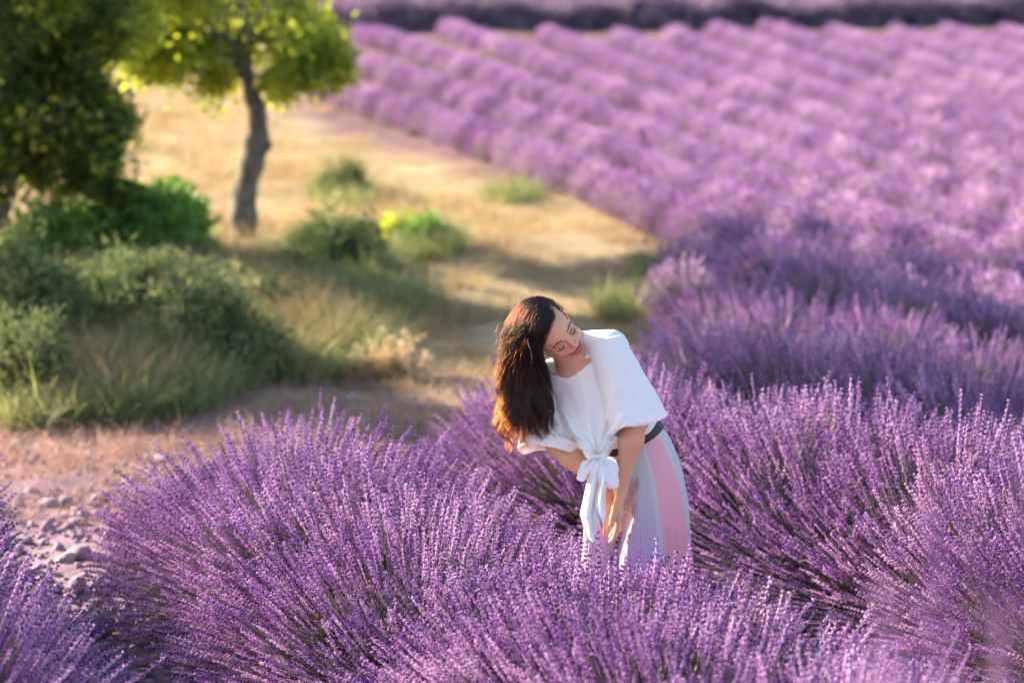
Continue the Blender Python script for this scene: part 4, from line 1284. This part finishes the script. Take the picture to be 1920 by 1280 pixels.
# ------------------------------------------------------------------ skirt and belt
SK = [  # v, left (px,py), right (px,py), depth, half depth
    (0.00, (1141, 848), (1238, 794), 8.085, .110),
    (0.06, (1128, 880), (1262, 830), 8.100, .150),
    (0.15, (1110, 915), (1280, 880), 8.110, .175),
    (0.24, (1099, 952), (1289, 938), 8.115, .185),
    (0.35, (1094, 1000), (1294, 1000), 8.115, .190),
    (0.50, (1088, 1075), (1300, 1075), 8.11, .200),
    (0.72, (1072, 1200), (1314, 1200), 8.10, .22),
    (1.00, (1050, 1350), (1332, 1350), 8.10, .26)]
def skirt_ring(v, t):
    """centre and vectors of the ring at v"""
    vs = np.array([r[0] for r in SK])
    def I(k):          # smooth interpolation between the measured rings
        k = np.array(k, float); o = .05 * min(1, v / .08 + .02) * min(1, (1 - v) / .08 + .02)
        return np.interp(v + o * np.linspace(-1, 1, 9), vs, k).mean()
    lp = (I([r[1][0] for r in SK]), I([r[1][1] for r in SK])); rp = (I([r[2][0] for r in SK]), I([r[2][1] for r in SK]))
    d = I([r[3] for r in SK]); hd = I([r[4] for r in SK])
    A = P(lp[0], lp[1], d - .02); B = P(rp[0], rp[1], d + .03)
    return (A + B) / 2, (B - A) / 2, hd
def build_skirt():
    nv, nu = 200, 720
    V = np.zeros((nv, nu, 3)); C = np.zeros((nv, nu, 3))
    u = np.linspace(0, 2 * math.pi, nu, endpoint=False)
    ynorm = np.array([0, 1., 0])
    for j in range(nv):
        v = (j / (nv - 1)) ** 1.15
        c, a, hd = skirt_ring(v, 0)
        x = np.cos(u); y = np.sin(u)                     # y<0: towards the camera
        back = np.array([0, 1, 0.0]) * hd
        # front centre pushed in between the legs
        xc = .02 - .42 * min(1, v / .4)                  # where the crease runs
        wd = .30
        cre = np.exp(-np.clip((xc - x) / .55, 0, 9) ** 2) * (x < xc) + np.exp(-((x - xc) / .06) ** 2) * (x >= xc)
        amt = np.clip((v - .10) / .14, 0, 1) * np.clip((1.0 - v) / .3, .3, 1)
        yy = y * np.where(y < 0, 1 - .62 * cre * amt, 1)
        n_pl = 84
        ph = u * n_pl + 2.2 * np.sin(u * 5 + 2) + (2.5 + 4 * v) * fbm(np.stack([u, u * 0 + v * 1.2, u * 0], -1), 1.0, 2)
        rip = (np.abs(((ph / (2 * math.pi)) % 1) - .5) * 2) ** .8 - .5
        big = .020 * np.clip((v - .15) / .6, 0, 1) * np.sin(u * 9 + 1.5 * np.sin(v * 5)) + .012 * np.clip((v - .1), 0, 1) * fbm(np.stack([np.cos(u) * 2, np.sin(u) * 2, u * 0 + v * 2], -1), 1.5, 2)
        k = 1 + (.010 + .016 * min(1, v / .3)) * rip * .40 * (1 + .8 * fbm(np.stack([np.cos(u) * 2, np.sin(u) * 2, u * 0 + v], -1), 2.0, 2)) + big
        V[j] = c + x[:, None] * k[:, None] * a + yy[:, None] * k[:, None] * back
        # dyed panels
        q = (x * .5 + .5) - .26 * max(0, v - .05) * (v < .55) - .13 * (v >= .55)
        q = np.where(y > 0, 1.2, q)
        g = min(1, v / .45)
        top = np.array([.31, .335, .36]); bot = np.array([.30, .18, .38])
        base = top * (1 - g ** 1.3) + bot * g ** 1.3
        pink = np.array([.55, .26, .33]) * (1 - g) + np.array([.49, .18, .26]) * g
        white = np.array([.39, .375, .42]) * (1 - .25 * g)
        blue = np.array([.30, .34, .42])
        col = np.tile(base, (nu, 1))
        lil = np.array([.33, .24, .40])
        def band(lo, hi, cc, s=.03):
            nonlocal col
            w_ = np.clip((q - lo) / s + .5, 0, 1) * np.clip((hi - q) / s + .5, 0, 1)
            col = col * (1 - w_[:, None]) + cc * w_[:, None]
        band(-1, .16, lil); band(.16, .19, white); band(.27, .30, white)
        band(.60, .645, white); band(.645, .90, pink); band(.90, .93, white); band(.93, 1.5, blue)
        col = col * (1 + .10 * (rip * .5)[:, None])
        C[j] = col
    Vf = V.reshape(-1, 3)
    i = np.arange(nv * nu).reshape(nv, nu); r_ = np.roll(i, -1, 1)
    f = np.stack([i[:-1], r_[:-1], r_[1:], i[1:]], -1).reshape(-1, 4)[:, ::-1]
    o = wobj('skirt', Vf, np.ascontiguousarray(f), [M['skirt']]); color_attr(o.data, np.clip(C.reshape(-1, 3) * [2.0, 1.9, 1.75], 0, .92))
    o['label'] = 'long pleated skirt with grey, pink and lilac panels'
    sm = o.modifiers.new('thickness', 'SOLIDIFY'); sm.thickness = .002; sm.offset = -1
    # belt
    mb = MB(); nu = 96; v_ = []; F = []
    prof = [(-.014, 1.03), (-.013, 1.06), (0.0, 1.07), (.022, 1.06), (.024, 1.02), (.024, .95), (-.014, .95)]
    c, a, hd = skirt_ring(0, 0); up = nrm(np.cross(a, np.array([0, -hd, 0]))); up = up if up[2] > 0 else -up
    for k in range(nu):
        an = 2 * math.pi * k / nu
        for (h_, s_) in prof: v_.append(c + up * h_ + s_ * (math.cos(an) * a + math.sin(an) * np.array([0, hd, 0])) - PROOT)
    m_ = len(prof)
    for k in range(nu):
        k2 = (k + 1) % nu
        for q in range(m_): F.append([k * m_ + q, k2 * m_ + q, k2 * m_ + (q + 1) % m_, k * m_ + (q + 1) % m_])
    mb.add(v_, F); obj('belt', mb.mesh('belt', [M['belt']]), woman)
build_skirt()

# ------------------------------------------------------------------ hair
def build_hair():
    # dark inner volume
    fd = Field(HEAD + [-.30, -.22, -.50], HEAD + [.16, .26, .22], .003)
    fd.ellipsoid(Hp(0, -.016, .036), HAX, [.072, .092, .079], .01)
    # cut the face free
    def face(p):
        q = Hloc(p); return -(np.minimum(q[..., 1] - (.035 + .25 * np.clip(q[..., 2] - .03, 0, .04)), .078 - q[..., 2] + .25 * np.abs(q[..., 0]) * 0)) * 1.0
    fd.op(HEAD - .14, HEAD + .14, face, .004, 'sub')
    fd.chain([P(1004, 612, 7.94), P(986, 680, 7.95), P(987, 740, 7.95), P(1002, 785, 7.95)], [.050, .046, .038, .018], .03)
    v, f = fd.mesh(); v = relax(v, f, 2)
    v = v + vnormals(v, f) * (.004 * fbm(v, 30, 2))[:, None]
    hb = wobj('hair', v, f, [M['hairbase']]); hb['label'] = 'long dark wavy hair falling to one side'
    # strands
    g = np.random.default_rng(11)
    N = 5200; ST = 40; step = .0125
    dirs = g.normal(0, 1, (N * 4, 3)); dirs /= np.linalg.norm(dirs, axis=1)[:, None]
    ok = ((dirs[:, 1] > .25) & (dirs[:, 2] > .50)) | ((dirs[:, 1] <= .25) & (dirs[:, 2] > -.35))
    ok &= ~((dirs[:, 1] > .05) & (dirs[:, 2] < .25))
    dirs = dirs[ok][:N]; N = len(dirs)
    ex = np.stack([g.uniform(-.1, .62, 700), g.uniform(.28, .66, 700), g.uniform(.50, .80, 700)], -1); ex /= np.linalg.norm(ex, axis=1)[:, None]
    ex = ex[(ex[:, 2] > .47)]; dirs = np.concatenate([dirs, ex]); N = len(dirs)
    rad = np.array([.078, .099, .086]) * HS; lift = g.uniform(1.0, 1.16, N)[:, None]
    cen = Hp(0, -.014, .036)
    p = cen + (dirs * rad) @ HAX
    path = [p.copy()]
    side = dirs[:, 0]
    dv = -hr * 1.0 + hu * .25 * np.clip(side, 0, 1)[:, None] - hn * .30 + g.normal(0, .12, (N, 3))
    dv /= np.linalg.norm(dv, axis=1)[:, None]
    down = np.array([0, 0, -1.])
    # where in the fall each strand ends up: by root position, blurred
    key = dirs @ np.array([.55, .5, .4]) + g.normal(0, .28, N)
    key = (np.argsort(np.argsort(key)) / N) * 2 - 1                   # -1 outer left ... 1 next to the face
    dk = dirs[:, 1] * .5 + g.normal(0, .5, N); dk = (np.argsort(np.argsort(dk)) / N) * 2 - 1
    endy = 832 - 30 * np.abs(key) ** 2 - np.abs(g.normal(0, 14, N))
    NC = 110
    cc_ = g.uniform(-1, 1, (NC, 2)); cid = np.argmin((key[:, None] - cc_[None, :, 0]) ** 2 + (dk[:, None] - cc_[None, :, 1]) ** 2, 1)
    cph = g.uniform(0, 6.28, NC); cend = g.normal(0, 17, NC) - (g.random(NC) < .25) * g.uniform(15, 70, NC)
    endy = endy + cend[cid]
    endy = np.where(g.random(N) < .12, endy - g.uniform(10, 90, N), endy)
    alive = np.full(N, ST)
    wob = g.uniform(0, 6.28, N); clump = cph[cid]
    fuzz = g.random(N) < .10
    for s in range(1, ST):
        px, py, dd = proj(p)
        cx = np.interp(py, [560, 620, 700, 760, 800, 830], [1000, 985, 985, 986, 995, 1003])
        hw = np.interp(py, [560, 620, 700, 760, 800, 830], [52, 46, 49, 51, 44, 30])
        tx = cx + key * hw * np.where(fuzz, 1.13, 1.0)
        td = 7.93 - dk * .055
        att = np.clip((py - 590) / 60, 0, 1)[:, None]
        want = ((tx - px) / FPX * dd)[:, None] * Xv + (td - dd)[:, None] * Fv
        gr = np.clip(.10 + .012 * s, 0, .3)
        dv = dv * (1 - gr) + down * gr + want * att * 3.0
        dv /= np.linalg.norm(dv, axis=1)[:, None]
        p = p + dv * step
        # keep outside the head
        q = (p - cen) @ HAX.T / (rad * lift)
        r_ = np.linalg.norm(q, axis=1)
        ins = r_ < 1
        if ins.any():
            q2 = q.copy(); q2[ins] /= r_[ins][:, None]
            p[ins] = cen + (q2[ins] * rad * lift[ins]) @ HAX
            nn = (q2 / rad) @ HAX; nn /= np.linalg.norm(nn, axis=1)[:, None]
            dv[ins] -= (dv[ins] * nn[ins]).sum(1)[:, None] * nn[ins] * (((dv[ins] * nn[ins]).sum(1) < 0)[:, None])
        # keep the face free
        px, py, dd = proj(p)
        bx = np.interp(py, [585, 600, 625, 650, 675, 700, 760, 800, 830], [1080, 1056, 1034, 1021, 1024, 1034, 1040, 1046, 1044]) - 3
        over = np.maximum(px - bx, 0) * (py > 596)
        p = p - (over / FPX * dd)[:, None] * Xv * .8
        path.append(p.copy())
        done = py > endy
        alive = np.where(done & (alive == ST), s, alive)
    path = np.array(path)                                            # ST,N,3
    t = np.arange(ST)[:, None]
    fr = np.clip((t - 8) / 22, 0, 1)
    ww = .0165 * fr * np.sin(t * .43 + clump[None] + .5 * wob[None] / 6.28) ; w2 = .0016 * fr * np.sin(t * .9 + wob[None])
    path = path + (ww + w2)[..., None] * Xv + (.006 * fr * np.cos(t * .5 + clump[None] * 1.3))[..., None] * Fv
    # locks: strands draw together towards their tips
    for c in range(NC):
        m_ = cid == c
        if m_.sum() < 3: continue
        mean = path[:, m_].mean(1, keepdims=True)
        wgt = (.72 * np.clip((np.arange(ST) - 9) / 22, 0, 1) ** 1.2)[:, None, None]
        path[:, m_] = path[:, m_] * (1 - wgt) + mean * wgt
    fz = g.normal(0, .0007, path.shape); fz = (fz + np.roll(fz, 1, 0) + np.roll(fz, 2, 0)) ; fz[:3] = 0
    path = path + fz * (.5 + 2.2 * (g.random(N) < .10))[None, :, None]
    # curls at the ends
    path = path + (.017 * np.clip((t - alive[None] + 7) / 7, 0, 1.2) * np.sin(t * .9 + clump[None]))[..., None] * Xv
    # short flyaway wisps by the left ear
    V = []; F = []; C = []; nv = 0
    rr = g.uniform(.0003, .00058, N)
    br = np.clip(.5 + .5 * fbm(np.stack([key * 3, dk * 3, key * 0], -1), 2, 2), 0, 1)
    def add(pts, r, c):
        nonlocal nv
        n = len(pts)
        if n < 3: return
        tap = np.interp(np.linspace(0, 1, n), [0, .1, .75, 1], [.7, 1, .9, .15]) * r
        V.append(pts - PROOT); F.append(tap); C.append(np.clip(float(c) + .32 * np.clip(np.linspace(-.5, 1.3, n), 0, 1), 0, 1)); nv += n  # lighter towards the tip: reddish ends, plus backlight painted into the tone
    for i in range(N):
        c = .45 * np.clip(-key[i] - .35, 0, .7) + .2 * br[i] - .3 * np.clip(key[i] + .1, 0, 1) + (.45 if g.random() < .10 else 0) + g.uniform(0, .15)  # outer left strands lighter, inner ones darker: backlit glow painted into the tone
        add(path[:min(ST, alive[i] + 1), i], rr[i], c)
    for i in range(150):                                             # wisps
        a = g.uniform(-.6, 1.2); z = g.uniform(-.02, .07)
        root = Hp(.070 + g.normal(0, .004), -.005 + g.normal(0, .02), z)
        d = nrm(hr * 1 + g.normal(0, .6, 3) + down * .3 + hn * .1)
        pts = [root]
        for k in range(9): d = nrm(d + down * .18 + g.normal(0, .25, 3) - hn * .05); pts.append(pts[-1] + d * g.uniform(.002, .005))
        add(np.array(pts), .0005, 0.6)
    for i in range(240):                                             # flyaways off the crown and the fall
        k = int(g.integers(0, N)); s0 = int(g.integers(2, max(3, alive[k] - 3)))
        pts = [path[s0, k]]; d = nrm(path[min(s0 + 1, ST - 1), k] - path[s0, k] + g.normal(0, .2, 3) - Xv * .12)
        for q in range(10): d = nrm(d + down * .10 + g.normal(0, .14, 3)); pts.append(pts[-1] + d * .008)
        pz = proj(np.array(pts))
        if (pz[0] > 1015).any(): continue
        add(np.array(pts), .00032, 0.2)
    hc = bpy.data.hair_curves.new('hair_strands')
    hc.add_curves([len(p_) for p_ in V])
    hc.attributes['position'].data.foreach_set('vector', np.concatenate(V).astype(np.float32).ravel())
    ra = hc.attributes.get('radius') or hc.attributes.new('radius', 'FLOAT', 'POINT')
    ra.data.foreach_set('value', np.concatenate(F).astype(np.float32))
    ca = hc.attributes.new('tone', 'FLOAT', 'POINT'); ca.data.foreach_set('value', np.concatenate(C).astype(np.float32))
    hc.materials.append(M['hair'])
    me = hc
    o = obj('hair_strands', me, hb); o['kind'] = 'stuff'
build_hair()
